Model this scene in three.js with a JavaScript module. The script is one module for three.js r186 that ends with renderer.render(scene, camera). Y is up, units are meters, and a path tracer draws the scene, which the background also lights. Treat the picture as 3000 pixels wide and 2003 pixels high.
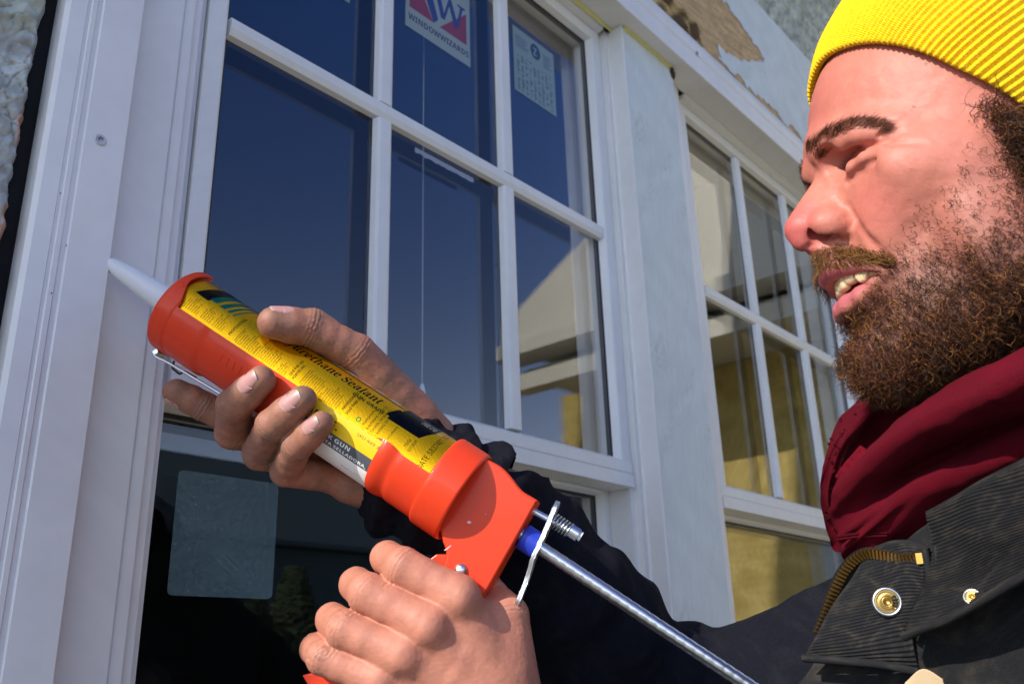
import * as THREE from 'three';
import { mergeGeometries, mergeVertices } from 'three/addons/utils/BufferGeometryUtils.js';
import { ImprovedNoise } from 'three/addons/math/ImprovedNoise.js';

// ---------- camera, sky, sun, exposure ----------
const scene = new THREE.Scene();
const EYE = 1.45;                                   // camera height
const CAMX = new THREE.Vector3(0.65544, -0.02963, 0.75466), CAMY = new THREE.Vector3(-0.23719, 0.9406, 0.24293), CAMZ = new THREE.Vector3(-0.71703, -0.33823, 0.60948);
const camera = new THREE.PerspectiveCamera(41.76, 3000 / 2003, 0.02, 200);
camera.position.set(0, EYE, 0.56);
camera.quaternion.setFromRotationMatrix(new THREE.Matrix4().makeBasis(CAMX, CAMY, CAMZ));
camera.updateMatrixWorld();
camera.focus = 0.55; camera.userData.fStop = 14;
scene.add(camera);
const SUN = new THREE.Vector3(-0.845, 0.51, -0.085).normalize();
{
  const W = 512, H = 256, d = new Float32Array(W * H * 4);
  const mix = (a, b, t) => a + (b - a) * t;
  for (let j = 0; j < H; j++) for (let i = 0; i < W; i++) {
    const el = ((j + 0.5) / H - 0.5) * Math.PI, az = ((i + 0.5) / W - 0.5) * 2 * Math.PI;
    const v = [Math.cos(el) * Math.cos(az), Math.sin(el), Math.cos(el) * Math.sin(az)];
    const up = Math.max(v[1], 0), t = Math.exp(-Math.max(el, 0) / 0.14), t2 = Math.exp(-Math.max(el, 0) / 0.5);
    const c = v[0] * SUN.x + v[1] * SUN.y + v[2] * SUN.z, g = Math.pow(Math.max(c, 0), 6);
    const s = 2.65, k = (j * W + i) * 4;
    d[k] = s * (0.008 + 0.035 * t2 + 1.32 * t + 0.5 * g); d[k + 1] = s * (0.034 + 0.09 * t2 + 1.46 * t + 0.47 * g); d[k + 2] = s * (0.15 + 0.25 * t2 + 1.30 * t + 0.42 * g); d[k + 3] = 1;
    if (v[1] < 0) { d[k] = 0.25; d[k + 1] = 0.24; d[k + 2] = 0.2; }
  }
  const sky = new THREE.DataTexture(d, W, H, THREE.RGBAFormat, THREE.FloatType);
  sky.mapping = THREE.EquirectangularReflectionMapping; sky.magFilter = THREE.LinearFilter; sky.needsUpdate = true;
  scene.background = sky; scene.environment = sky;
}
const sun = new THREE.DirectionalLight(new THREE.Color().setRGB(1, 0.94, 0.84), 5);
sun.position.copy(SUN).multiplyScalar(6).add(new THREE.Vector3(0.5, EYE, 0.3));
sun.target.position.set(0.5, EYE, 0.3);
sun.castShadow = true; sun.shadow.mapSize.set(2048, 2048);
Object.assign(sun.shadow.camera, { left: -4, right: 4, top: 4, bottom: -4, near: 0.1, far: 20 });
scene.add(sun, sun.target);
const renderer = new THREE.WebGLRenderer({ antialias: true });
renderer.setSize(1024, 683);
renderer.toneMapping = THREE.LinearToneMapping;
renderer.toneMappingExposure = 1.1;
renderer.shadowMap.enabled = true;

// ---------- helpers ----------
const FPX = 2625.5;
function at(px, py, z) {                            // a point of the photograph's 3000 x 2003 grid, z metres deep
  return new THREE.Vector3(0, EYE, 0.56).addScaledVector(CAMX, (px - 1500) / FPX * z).addScaledVector(CAMY, (1001.5 - py) / FPX * z).addScaledVector(CAMZ, -z);
}
function rng(seed) { let a = seed >>> 0; return () => { a = (a + 0x6D2B79F5) | 0; let t = Math.imul(a ^ (a >>> 15), 1 | a); t = (t + Math.imul(t ^ (t >>> 7), 61 | t)) ^ t; return ((t ^ (t >>> 14)) >>> 0) / 4294967296; }; }
const perlin = new ImprovedNoise();
const noise = (x, y, z) => perlin.noise(x + 91.3, y + 37.7, z + 53.1);
const fbm = (x, y, z, o = 4) => { let a = 0, s = 1, f = 1; for (let i = 0; i < o; i++) { a += s * noise(x * f, y * f, z * f); s *= 0.5; f *= 2.03; } return a; };
const clamp = (v, a = 0, b = 1) => Math.min(b, Math.max(a, v));
const sstep = (a, b, v) => { const t = clamp((v - a) / (b - a)); return t * t * (3 - 2 * t); };
const lerp = (a, b, t) => a + (b - a) * t;
const col = (r, g, b) => new THREE.Color().setRGB(r, g, b);
const used = {};
function numbered(n) { used[n] = (used[n] ?? -1) + 1; return used[n] ? n + '_' + String(used[n]).padStart(3, '0') : n; }
function part(name, geo, mat, parent) { const m = new THREE.Mesh(geo, mat); m.name = name; m.castShadow = m.receiveShadow = true; parent.add(m); return m; }
function thing(name, label, category, group) { const o = new THREE.Group(); o.name = numbered(name); o.userData = { label, category }; if (group) o.userData.group = group; scene.add(o); return o; }
function structure(name, geo, mat, label) { const m = part(name, geo, mat, scene); m.userData = { kind: 'structure', label, category: name }; return m; }
const V = (x, y, z) => new THREE.Vector3(x, y, z);
// chamfered box between two corners
function box(x0, y0, z0, x1, y1, z1, b = 0.001) {
  b = Math.min(b, (x1 - x0) * 0.3, (y1 - y0) * 0.3, (z1 - z0) * 0.3);
  const s = new THREE.Shape(); s.moveTo(x0 + b, y0 + b); s.lineTo(x1 - b, y0 + b); s.lineTo(x1 - b, y1 - b); s.lineTo(x0 + b, y1 - b); s.closePath();
  const g = new THREE.ExtrudeGeometry(s, { depth: z1 - z0 - 2 * b, bevelEnabled: true, bevelSize: b, bevelThickness: b, bevelSegments: 1, steps: 1 });
  g.translate(0, 0, z0 + b); return g;
}
// profile [[x, z], ...] drawn in plan, pulled along y
function pullY(pts, y0, y1) {
  const s = new THREE.Shape(pts.map(p => new THREE.Vector2(p[0], -p[1])));
  const g = new THREE.ExtrudeGeometry(s, { depth: y1 - y0, bevelEnabled: false }); g.rotateX(-Math.PI / 2); g.translate(0, y0, 0); return g;
}
// profile [[y, z], ...] pulled along x
function pullX(pts, x0, x1) {
  const s = new THREE.Shape(pts.map(p => new THREE.Vector2(-p[1], p[0])));
  const g = new THREE.ExtrudeGeometry(s, { depth: x1 - x0, bevelEnabled: false }); g.rotateY(Math.PI / 2); g.translate(x0, 0, 0); return g;
}
// grid surface f(u, v) -> Vector3, u and v from 0 to 1
function grid(f, nu, nv, uvf) {
  const p = [], t = [], ix = [];
  for (let j = 0; j <= nv; j++) for (let i = 0; i <= nu; i++) { const q = f(i / nu, j / nv); p.push(q.x, q.y, q.z); const w = uvf ? uvf(i / nu, j / nv, q) : [i / nu, j / nv]; t.push(w[0], w[1]); }
  for (let j = 0; j < nv; j++) for (let i = 0; i < nu; i++) { const a = j * (nu + 1) + i, b = a + 1, c = a + nu + 1, d = c + 1; ix.push(a, b, d, a, d, c); }
  const g = new THREE.BufferGeometry(); g.setAttribute('position', new THREE.Float32BufferAttribute(p, 3)); g.setAttribute('uv', new THREE.Float32BufferAttribute(t, 2)); g.setIndex(ix); g.computeVertexNormals(); return g;
}
// textures: f(u, v) -> [r, g, b] linear-free sRGB 0..1, or a number
function texture(w, h, f, srgb = true, rep) {
  const d = new Uint8Array(w * h * 4);
  for (let j = 0; j < h; j++) for (let i = 0; i < w; i++) { let c = f(i / w, j / h); if (typeof c === 'number') c = [c, c, c]; const k = (j * w + i) * 4; d[k] = clamp(c[0]) * 255; d[k + 1] = clamp(c[1]) * 255; d[k + 2] = clamp(c[2]) * 255; d[k + 3] = 255; }
  const t = new THREE.DataTexture(d, w, h); t.magFilter = THREE.LinearFilter; t.minFilter = THREE.LinearMipmapLinearFilter; t.generateMipmaps = true; t.wrapS = t.wrapT = THREE.RepeatWrapping; if (srgb) t.colorSpace = THREE.SRGBColorSpace; if (rep) t.repeat.set(rep[0], rep[1]); t.needsUpdate = true; return t;
}
// noise that repeats over the unit square: n cells a side
function tile(u, v, n, seed = 0) { const a = u * 2 * Math.PI, b = v * 2 * Math.PI, r = n / (2 * Math.PI); return noise(Math.cos(a) * r + seed, Math.sin(a) * r + Math.cos(b) * r * 1.31 + seed, Math.sin(b) * r - seed); }
function canvasTexture(w, h, draw) { const c = document.createElement('canvas'); c.width = w; c.height = h; draw(c.getContext('2d'), w, h); const t = new THREE.CanvasTexture(c); t.colorSpace = THREE.SRGBColorSpace; t.anisotropy = 8; return t; }
const mat = (r, g, b, roughness = 0.6, more = {}) => new THREE.MeshStandardMaterial({ color: col(r, g, b), roughness, ...more });

// ---------- ground ----------
const Y = EYE;
{
  const tex = texture(512, 512, (u, v) => { const n = tile(u, v, 10) * 0.5 + tile(u, v, 40, 5) * 0.5 + tile(u, v, 110, 9) * 0.4; const g = 0.56 + n * 0.2; return [g * 1.0, g * 0.96, g * 0.86]; }, true, [1, 1]);
  const g = new THREE.PlaneGeometry(120, 120, 1, 1); g.rotateX(-Math.PI / 2); const uv = g.attributes.uv; for (let i = 0; i < uv.count; i++) uv.setXY(i, uv.getX(i) * 60, uv.getY(i) * 60);
  structure('ground', g, new THREE.MeshStandardMaterial({ map: tex, roughness: 0.95 }), 'dry sunlit yard ground in front of the house');
}
// ---------- materials of the house ----------
const paintTex = texture(512, 512, (u, v) => { const n = tile(u, v, 6) * 0.5 + tile(u, v, 30, 3) * 0.3 + tile(u, v, 90, 7) * 0.25; return 0.93 + n * 0.05; });
const paintBump = texture(512, 512, (u, v) => 0.5 + tile(u, v, 14, 2) * 0.25 + tile(u * 1, v, 70, 4) * 0.3, false);
const M = {
  vinyl: new THREE.MeshStandardMaterial({ color: col(0.84, 0.85, 0.85), map: paintTex, roughness: 0.42, bumpMap: paintBump, bumpScale: 0.0001 }),
  sash: new THREE.MeshStandardMaterial({ color: col(0.82, 0.84, 0.84), map: paintTex, roughness: 0.4, bumpMap: paintBump, bumpScale: 0.0001 }),
  dark: mat(0.012, 0.012, 0.014, 0.85),
  gasket: mat(0.02, 0.02, 0.022, 0.6),
  glass: new THREE.MeshPhysicalMaterial({ color: 0xffffff, transmission: 1, thickness: 0, roughness: 0, ior: 1.6 }),
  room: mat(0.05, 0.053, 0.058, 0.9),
};
// weathered boards: brush streaks, smudges of dirt
const boardTex = texture(1024, 1024, (u, v) => {
  const streak = tile(u, v * 0.12, 60, 3) * 0.02 + tile(u, v * 0.2, 140, 8) * 0.02 + tile(u, v, 7, 5) * 0.04;
  const dirt = Math.max(0, tile(u, v * 0.5, 9, 11) - 0.18) * Math.max(0, tile(u, v, 40, 2) + 0.3) * 0.2;
  const b = 0.88 + streak - dirt; return [b * 0.97, b, b * 1.0];
});
const boardBump = texture(1024, 1024, (u, v) => 0.5 + tile(u, v * 0.1, 80, 3) * 0.5 + tile(u, v, 60, 9) * 0.2, false);
M.board = new THREE.MeshStandardMaterial({ color: col(0.84, 0.87, 0.88), map: boardTex, roughness: 0.6, bumpMap: boardBump, bumpScale: 0.00014 });
M.board.map.repeat.set(3, 3); M.board.bumpMap.repeat.set(3, 3);

const house = thing('house', 'stucco house wall with white window casings and old peeling paint above the windows', 'house');
house.position.set(0, 0, 0);
// stucco: heavy crusty relief near the casing, the rest of the wall behind
const stuccoNoise = (x, y) => {
  let d1 = 9, d2 = 9; const s = 92, gx = x * s + 0.6 * noise(x * 70, y * 70, 1), gy = y * s * 0.8 + 0.6 * noise(x * 70, y * 70, 5), ix = Math.floor(gx), iy = Math.floor(gy);
  for (let a = -1; a <= 1; a++) for (let b = -1; b <= 1; b++) { const h = Math.sin((ix + a) * 127.1 + (iy + b) * 311.7) * 43758.5, h2 = Math.sin((ix + a) * 269.5 + (iy + b) * 183.3) * 43758.5; const dx = ix + a + (h - Math.floor(h)) - gx, dy = iy + b + (h2 - Math.floor(h2)) - gy, q = Math.hypot(dx, dy); if (q < d1) { d2 = d1; d1 = q; } else if (q < d2) d2 = q; }
  const crack = sstep(0.0, 0.16, d2 - d1 + 0.10 * noise(x * 260, y * 260, 2) + 0.14 * Math.max(0, noise(x * 30, y * 30, 6)));
  return { crack, h: 0.0024 * Math.pow(crack, 0.6) * (0.6 + 0.6 * noise(x * 40, y * 40, 7)) + 0.0042 * fbm(x * 75, y * 75, 3, 4) + 0.003 * noise(x * 26, y * 26, 9) };
};
function colored(g, f) { const p = g.attributes.position, c = new Float32Array(p.count * 3); for (let i = 0; i < p.count; i++) { const r = f(p.getX(i), p.getY(i), p.getZ(i), i); c[i * 3] = r[0]; c[i * 3 + 1] = r[1]; c[i * 3 + 2] = r[2]; } g.setAttribute('color', new THREE.BufferAttribute(c, 3)); return g; }
{
  const edge = y => 0.1795 + 0.0022 * noise(3, y * 30, 1) + 0.0016 * noise(8, y * 95, 2);
  const g = grid((u, v) => { const y = Y - 0.25 + v * 0.95, x1 = edge(y), x = 0.075 + u * (x1 - 0.075), s = stuccoNoise(x, y), lip = 1 - sstep(0.965, 1, u); const inn = sstep(0, 0.25, u); return V(x, y, lerp(-0.0175, -0.010 + s.h, inn) - 0.008 * (1 - lip)); }, 110, 760);
  const orange = (x, y) => sstep(0.0065, 0.0025, edge(y) - x) * sstep(0.02, 0.16, noise(11, y * 21, 4) + 0.15 * noise(x * 400, y * 120, 2) + 0.1);
  colored(g, (x, y) => { const s = stuccoNoise(x, y), c = sstep(0.05, 0.7, s.crack), o = orange(x, y), m = 0.75 + 0.35 * fbm(x * 60, y * 60, 8, 3), yel = sstep(0.05, 0.4, noise(x * 14, y * 14, 2)); let r = [lerp(0.36, 0.52 * m, c), lerp(0.35, 0.57 * m, c), lerp(0.30, 0.56 * m - 0.06 * yel, c)]; /* crack shade painted into the colour, tinted brown */ return [lerp(r[0], 0.5, o), lerp(r[1], 0.27, o), lerp(r[2], 0.16, o)]; });
  part('stucco_edge', g, new THREE.MeshStandardMaterial({ vertexColors: true, roughness: 0.95 }), house);
  const stBump = texture(512, 512, (u, v) => 0.5 + tile(u, v, 24, 3) * 0.5 + tile(u, v, 70, 8) * 0.4, false); stBump.repeat.set(4, 4);
  M.stucco = new THREE.MeshStandardMaterial({ color: col(0.44, 0.48, 0.46), roughness: 0.95, bumpMap: stBump, bumpScale: 0.006 });
  part('stucco_wall', box(-0.9, 0, -0.16, 0.176, 3.5, -0.018, 0.004), M.stucco, house);
  part('tar_paper', box(0.1762, 0.9, -0.10, 0.2415, Y + 0.95, -0.024, 0.001), M.dark, house);
  part('stucco_wall', box(-0.9, 0, -4.2, -0.76, 3.5, -0.161, 0.004), M.stucco, house);
  part('stucco_wall', box(0.177, 0, -0.16, 3.1, 0.9, -0.018, 0.004), M.stucco, house);
  part('stucco_wall', box(1.83, 0.901, -0.16, 3.1, Y + 0.94, -0.018, 0.004), M.stucco, house);
  part('stucco_wall', box(0.177, Y + 0.94, -0.16, 3.1, 3.5, -0.02, 0.004), M.stucco, house);
  // rough stucco over the head board
  const g2 = grid((u, v) => { const x = 1.0 + u * 1.8, y = Y + 1.232 + v * 0.75; return V(x, y, -0.012 + 0.012 * fbm(x * 45, y * 30, 2, 3) + 0.004 * noise(x * 160, y * 140, 3)); }, 420, 180);
  colored(g2, (x, y) => { const m = 0.85 + 0.5 * fbm(x * 50, y * 36, 6, 3); return [0.47 * m, 0.50 * m, 0.43 * m]; });
  part('stucco_band', g2, new THREE.MeshStandardMaterial({ vertexColors: true, roughness: 0.95 }), house);
  const eave = part('eave_soffit', box(-1.1, Y + 1.95, -4.3, 3.2, Y + 2.0, 0.42, 0.004), M.board, house);
  part('fascia', box(-1.1, Y + 1.93, 0.421, 3.2, Y + 2.14, 0.445, 0.003), M.board, eave);
  part('gutter_board', pullX([[Y + 1.949, -0.02], [Y + 1.949, 0.05], [Y + 1.86, 0.02], [Y + 1.86, -0.02]], 0.9, 3.1), M.board, house);
}
// left casing with two shallow grooves
{
  const gz = -0.0012, x0 = 0.1895, x1 = 0.243;
  const lp = [[x0, -0.02], [x1, -0.02], [x1, -0.001], [x1 - 0.0008, 0], [0.2145, 0], [0.2135, gz], [0.2105, gz], [0.2095, 0], [0.2065, 0.0], [0.2058, gz], [0.2038, gz], [0.2030, -0.0004], [x0 + 0.003, -0.0014], [x0, -0.004]];
  part('casing_board', pullY(lp, Y - 0.62, Y + 0.8659), M.vinyl, house);
  // screw set in the casing
  const s = new THREE.LatheGeometry([[0, 0.0004], [0.0022, 0.0004], [0.0034, 0.0012], [0.0041, 0.0009], [0.0044, -0.0002]].map(p => new THREE.Vector2(p[0], p[1])), 24); s.rotateX(Math.PI / 2);
  const [sx, sy] = [0.2247, Y + 0.350]; s.translate(sx, sy, 0); const sc = part('screw_head', s, mat(0.5, 0.52, 0.58, 0.4), house);
  const slot = new THREE.RingGeometry(0.0008, 0.0019, 14, 1, 0.3, 3.6); slot.translate(sx, sy, 0.0016); part('screw_recess', slot, mat(0.12, 0.12, 0.14, 0.6), sc);
  const r = rng(5); for (const [px, py] of [[0.2045, 0.3], [0.2085, 0.23], [0.213, 0.265]]) { const d = new THREE.CircleGeometry(0.0005, 8); d.translate(px, Y + py, 0.0006); part('nail_hole', d, M.dark, house); }
  // wisp of old sealant in the corner where the nozzle works
  const ca = grid((u, v) => { const a = u * Math.PI / 2, y = Y + 0.20 + v * 0.056, rr = 0.0035 * (0.7 + 0.6 * noise(1, y * 160, 3)) * sstep(0, 0.15, v) * sstep(1, 0.9, v); return V(0.2432 + rr * (1 - Math.sin(a)) , y, -0.0178 + rr * (1 - Math.cos(a)) + 0.0004); }, 6, 70);
  part('sealant_bead', ca, mat(0.5, 0.48, 0.42, 0.45), house);
}
// head casing, drip line of yellowed caulk, mullion boards
{
  const y0 = Y + 0.866, y1 = Y + 0.9395;
  part('head_casing', pullX([[y0, -0.02], [y0, 0.024], [y0 + 0.001, 0.025], [y0 + 0.032, 0.025], [y0 + 0.033, 0.0238], [y0 + 0.036, 0.0238], [y0 + 0.037, 0.025], [y0 + 0.052, 0.0255], [y0 + 0.068, 0.022], [y1, 0.014], [y1, -0.02]], 0.16, 1.85), M.vinyl, house);
  part('mullion_board', box(0.928, Y - 0.62, -0.02, 1.066, y0 - 0.0005, 0, 0.0016), M.board, house);
  part('mullion_cladding', box(0.9245, Y - 0.62, -0.021, 0.9275, y0 - 0.0006, 0.0008, 0.0008), M.vinyl, house);
  part('mullion_board', box(1.751, Y - 0.62, -0.02, 1.829, y0 - 0.0005, 0, 0.0016), M.board, house);
  const bead = (x0, x1) => grid((u, v) => { const x = x0 + u * (x1 - x0), a = v * Math.PI / 2, r = 0.0042 * (0.85 + 0.3 * noise(x * 60, 2, 1)) ; return V(x, y0 - 0.0004 - r * (1 - Math.sin(a)), 0.0004 + r * (1 - Math.cos(a))); }, 120, 5);
  part('caulk_bead', bead(0.93, 1.06), new THREE.MeshStandardMaterial({ color: col(0.62, 0.6, 0.22), roughness: 0.5, side: THREE.DoubleSide }), house);
  part('caulk_bead', grid((u, v) => { const x = 0.58 + u * 0.348, a = v * Math.PI / 2, r = 0.004; return V(x, y0 - 0.0004 - r * (1 - Math.sin(a)), -0.0176 + r * (1 - Math.cos(a))); }, 60, 5), new THREE.MeshStandardMaterial({ color: col(0.62, 0.6, 0.22), roughness: 0.5, side: THREE.DoubleSide }), house);
  const side = grid((u, v) => { const y = Y + 0.3 + u * 0.56, r = 0.0016 * (0.6 + 0.8 * Math.abs(noise(4, y * 50, 1))), a = v * Math.PI / 2; return V(0.9278 - r * (1 - Math.sin(a)), y, -0.0008 - r * (1 - Math.cos(a))); }, 90, 4);
  part('caulk_bead', side, new THREE.MeshStandardMaterial({ color: col(0.5, 0.47, 0.3), roughness: 0.6, side: THREE.DoubleSide }), house);
  const kn = new THREE.IcosahedronGeometry(0.006, 2); { const p = kn.attributes.position; for (let i = 0; i < p.count; i++) { const k = 1 + 0.6 * noise(p.getX(i) * 300, p.getY(i) * 300, p.getZ(i) * 300); p.setXYZ(i, p.getX(i) * k, p.getY(i) * k * 1.7, p.getZ(i) * k * 0.5); } kn.computeVertexNormals(); } kn.translate(1.064, Y + 0.857, 0.001); part('rot_hole', kn, mat(0.04, 0.028, 0.015, 0.9), house);
  // peeling head board: white paint in a thin raised coat over bare wood
  const bx0 = 0.95, bx1 = 2.6, by0 = Y + 0.972, by1 = Y + 1.232;
  const woodTex = texture(512, 256, (u, v) => { const n = tile(u * 0.2, v, 60, 3) * 0.5 + tile(u, v, 50, 6) * 0.3; const b = 0.74 + n * 0.3; return [b * 0.98, b * 0.82, b * 0.6]; });
  const bare = new THREE.PlaneGeometry(bx1 - bx0, by1 - by0); bare.translate((bx0 + bx1) / 2, (by0 + by1) / 2, 0.0004); { const uv = bare.attributes.uv; for (let i = 0; i < uv.count; i++) uv.setXY(i, uv.getX(i) * 4, uv.getY(i) * 1); }
  const board = part('head_board', box(bx0, by0, -0.019, bx1, by1, 0, 0.0015), M.board, house);
  part('bare_wood', bare, new THREE.MeshStandardMaterial({ map: woodTex, color: col(1, 1, 1), roughness: 0.85 }), board);
  // flake outlines were read off the board: bare patches as [x, y] rings (y above the board's foot)
  const inPatch = (x, y) => {
    const n = 0.010 * noise(x * 34, y * 34, 2) + 0.006 * noise(x * 90, y * 90, 6) + 0.003 * noise(x * 260, y * 260, 1); const yy = y - by0;
    const a = 0.062 - Math.abs(yy - 0.105 - (x - 1.31) * 0.12) * 1.0 - Math.max(0, x - 1.30) * 0.42 + n;              // long tongue
    const low = 0.012 + 0.016 * noise(x * 17, 3, 3) + 0.010 * noise(x * 55, 1, 8) - yy + n * 0.5;                       // foot of the board
    const c = 0.030 - Math.hypot((x - 1.735) * 0.8, yy - 0.05) + n * 1.5;
    const e = 0.055 - Math.hypot((x - 1.13) * 0.5, (yy - 0.02)) + n;
    return Math.max(Math.min(a, 1.46 - x), low - (x < 1.25 ? 0 : 0.004), c, e) > 0;
  };
  const nx = 560, ny = 90, pos = [], idx = [], ids = new Map(), uvs = [];
  const vid = (i, j) => { const k = i * 1000 + j; if (!ids.has(k)) { const x = bx0 + i / nx * (bx1 - bx0), y = by0 + j / ny * (by1 - by0); ids.set(k, pos.length / 3); pos.push(x, y, 0.0016 + 0.0005 * noise(x * 30, y * 30, 4)); uvs.push(x, y); } return ids.get(k); };
  for (let i = 0; i < nx; i++) for (let j = 0; j < ny; j++) { const x = bx0 + (i + 0.5) / nx * (bx1 - bx0), y = by0 + (j + 0.5) / ny * (by1 - by0); if (inPatch(x, y)) continue; const a = vid(i, j), b = vid(i + 1, j), c = vid(i + 1, j + 1), d = vid(i, j + 1); idx.push(a, b, c, a, c, d); }
  const pg = new THREE.BufferGeometry(); pg.setAttribute('position', new THREE.Float32BufferAttribute(pos, 3)); pg.setAttribute('uv', new THREE.Float32BufferAttribute(uvs, 2)); pg.setIndex(idx); pg.computeVertexNormals();
  part('old_paint', pg, M.board, board);
  // cove under the board, in the shade of the head casing, and the dark gap
  part('cove_strip', pullX([[by0 - 0.001, -0.019], [by0 - 0.001, -0.002], [by0 - 0.018, 0.006], [by0 - 0.022, -0.019]], 0.95, 2.6), M.board, house);
  const rot = grid((u, v) => { const x = 1.015 + u * 0.16, y = Y + 0.938 + v * 0.062; return V(x, y, 0.004 + 0.010 * sstep(0, 0.2, u) * sstep(1, 0.8, u) * sstep(0, 0.3, v) * (0.6 + 0.9 * noise(x * 30, y * 60, 3)) + 0.003 * noise(x * 140, y * 300, 5)); }, 60, 30);
  colored(rot, (x, y) => { const m = 0.6 + 0.8 * Math.abs(noise(x * 60, y * 220, 4)), k = sstep(-0.1, 0.25, noise(x * 26, y * 30, 8)); return [lerp(0.09, 0.62 * m, k), lerp(0.05, 0.45 * m, k), lerp(0.02, 0.2 * m, k)]; });
  part('rotten_wood', rot, new THREE.MeshStandardMaterial({ vertexColors: true, roughness: 0.9 }), house);
  const dk = new THREE.CircleGeometry(0.0022, 10); dk.scale(1, 2.2, 1); dk.translate(1.105, Y + 0.9035, 0.0262); part('nail_hole', dk, M.dark, house);
}
// room behind the windows
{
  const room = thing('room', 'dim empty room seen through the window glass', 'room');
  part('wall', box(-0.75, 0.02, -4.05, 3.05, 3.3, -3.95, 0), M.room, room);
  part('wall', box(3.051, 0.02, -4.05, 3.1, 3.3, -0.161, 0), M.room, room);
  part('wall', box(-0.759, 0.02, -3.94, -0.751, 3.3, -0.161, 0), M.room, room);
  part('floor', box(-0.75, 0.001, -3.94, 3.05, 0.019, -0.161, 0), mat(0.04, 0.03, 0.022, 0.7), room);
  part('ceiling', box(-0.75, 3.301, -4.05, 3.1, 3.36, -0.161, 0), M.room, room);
}
// wing of the house to the right: sunlit yellow stucco under a jutting cream gable, mirrored in the panes
{
  const wing = thing('house_wing', 'yellow stucco wing with cream gable, mirrored in the window panes', 'building');
  const t = texture(512, 512, (u, v) => { const n = tile(u, v, 30, 2) * 0.12 + tile(u, v, 90, 6) * 0.1; return [0.80 + n, 0.71 + n, 0.42 + n]; }); t.repeat.set(0.7, 0.7);
  part('stucco_wall', box(3.16, 0, -0.4, 6.5, 2.6, 1.75, 0.004), new THREE.MeshStandardMaterial({ map: t, roughness: 0.95 }), wing);
  const cream = mat(0.76, 0.73, 0.62, 0.7);
  const s = new THREE.Shape([[0.4, 2.66], [-1.6, 2.66], [-1.6, 2.76], [0.4, 3.92]].map(p => new THREE.Vector2(p[0], p[1])));
  const g = new THREE.ExtrudeGeometry(s, { depth: 4.0, bevelEnabled: false }); g.rotateY(Math.PI / 2); g.translate(2.6, 0, 0); part('gable', g, cream, wing);
  part('frieze_board', box(2.56, 2.60, -0.4, 2.70, 2.655, 1.62, 0.003), cream, wing);
  part('frieze_board', box(2.64, 2.48, -0.4, 2.72, 2.545, 1.60, 0.003), cream, wing);
  part('soffit', box(2.72, 2.56, -0.4, 3.159, 2.59, 1.60, 0.003), cream, wing);
}
// conifers across the yard: dark masses low in the mirror of the panes
{
  const H = rng(77), leaf = mat(0.035, 0.055, 0.02, 0.9), bark = mat(0.08, 0.055, 0.035, 0.95);
  const proto = new THREE.Group(); const cr = [];
  for (let i = 0; i < 5200; i++) { const y = 0.6 + 4.2 * Math.pow(H(), 0.8), r = (1.5 * (1 - y / 5.1) + 0.12) * (0.55 + 0.5 * H()), a = H() * 6.3, s = 0.07 + 0.09 * H(); const q = new THREE.TetrahedronGeometry(s); q.scale(1, 0.5, 1); q.rotateY(H() * 6); q.rotateZ(-0.4 * Math.cos(a)); q.translate(Math.cos(a) * r, y, Math.sin(a) * r); cr.push(q); }
  part('crown', mergeGeometries(cr), leaf, proto); part('trunk', new THREE.CylinderGeometry(0.05, 0.16, 4.4, 9).translate(0, 2.2, 0), bark, proto);
  [[7.5, 10.5, 0.5], [5.6, 12, 0.58], [9.8, 12.8, 0.66], [3.6, 11.2, 0.5], [12.6, 11.0, 0.6], [14.5, 8.6, 0.62]].forEach(([x, z, k], i) => { const c = proto.clone(); c.name = numbered('conifer_tree'); c.position.set(x, 0, z); c.scale.setScalar(k); c.rotation.y = i * 1.3; c.userData = { label: 'dark conifer across the yard, mirrored low in the window glass', category: 'tree', group: 'conifers across the yard' }; scene.add(c); });
}

// added house, out of view, there to darken what the lower panes mirror
{
  const nh = thing('added_dark_house', 'added dark slate house across the street, there to darken the mirror of the lower panes', 'building');
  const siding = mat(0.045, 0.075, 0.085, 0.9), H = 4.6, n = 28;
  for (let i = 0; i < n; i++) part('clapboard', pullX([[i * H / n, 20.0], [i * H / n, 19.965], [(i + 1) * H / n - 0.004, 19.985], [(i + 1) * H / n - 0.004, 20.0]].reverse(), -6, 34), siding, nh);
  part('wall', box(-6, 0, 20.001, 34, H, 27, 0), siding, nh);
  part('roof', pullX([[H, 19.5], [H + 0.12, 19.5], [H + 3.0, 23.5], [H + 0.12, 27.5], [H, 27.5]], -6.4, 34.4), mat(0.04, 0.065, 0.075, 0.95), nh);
  for (const x of [-2, 3.5, 9, 14.5, 20, 25.5]) { const w = part('window', box(x, 1.2, 19.90, x + 1.3, 2.7, 19.962, 0.005), mat(0.35, 0.37, 0.36, 0.6), nh); part('window_pane', box(x + 0.1, 1.3, 19.885, x + 1.2, 2.6, 19.898, 0), mat(0.02, 0.025, 0.03, 0.1), w); }
}

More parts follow.
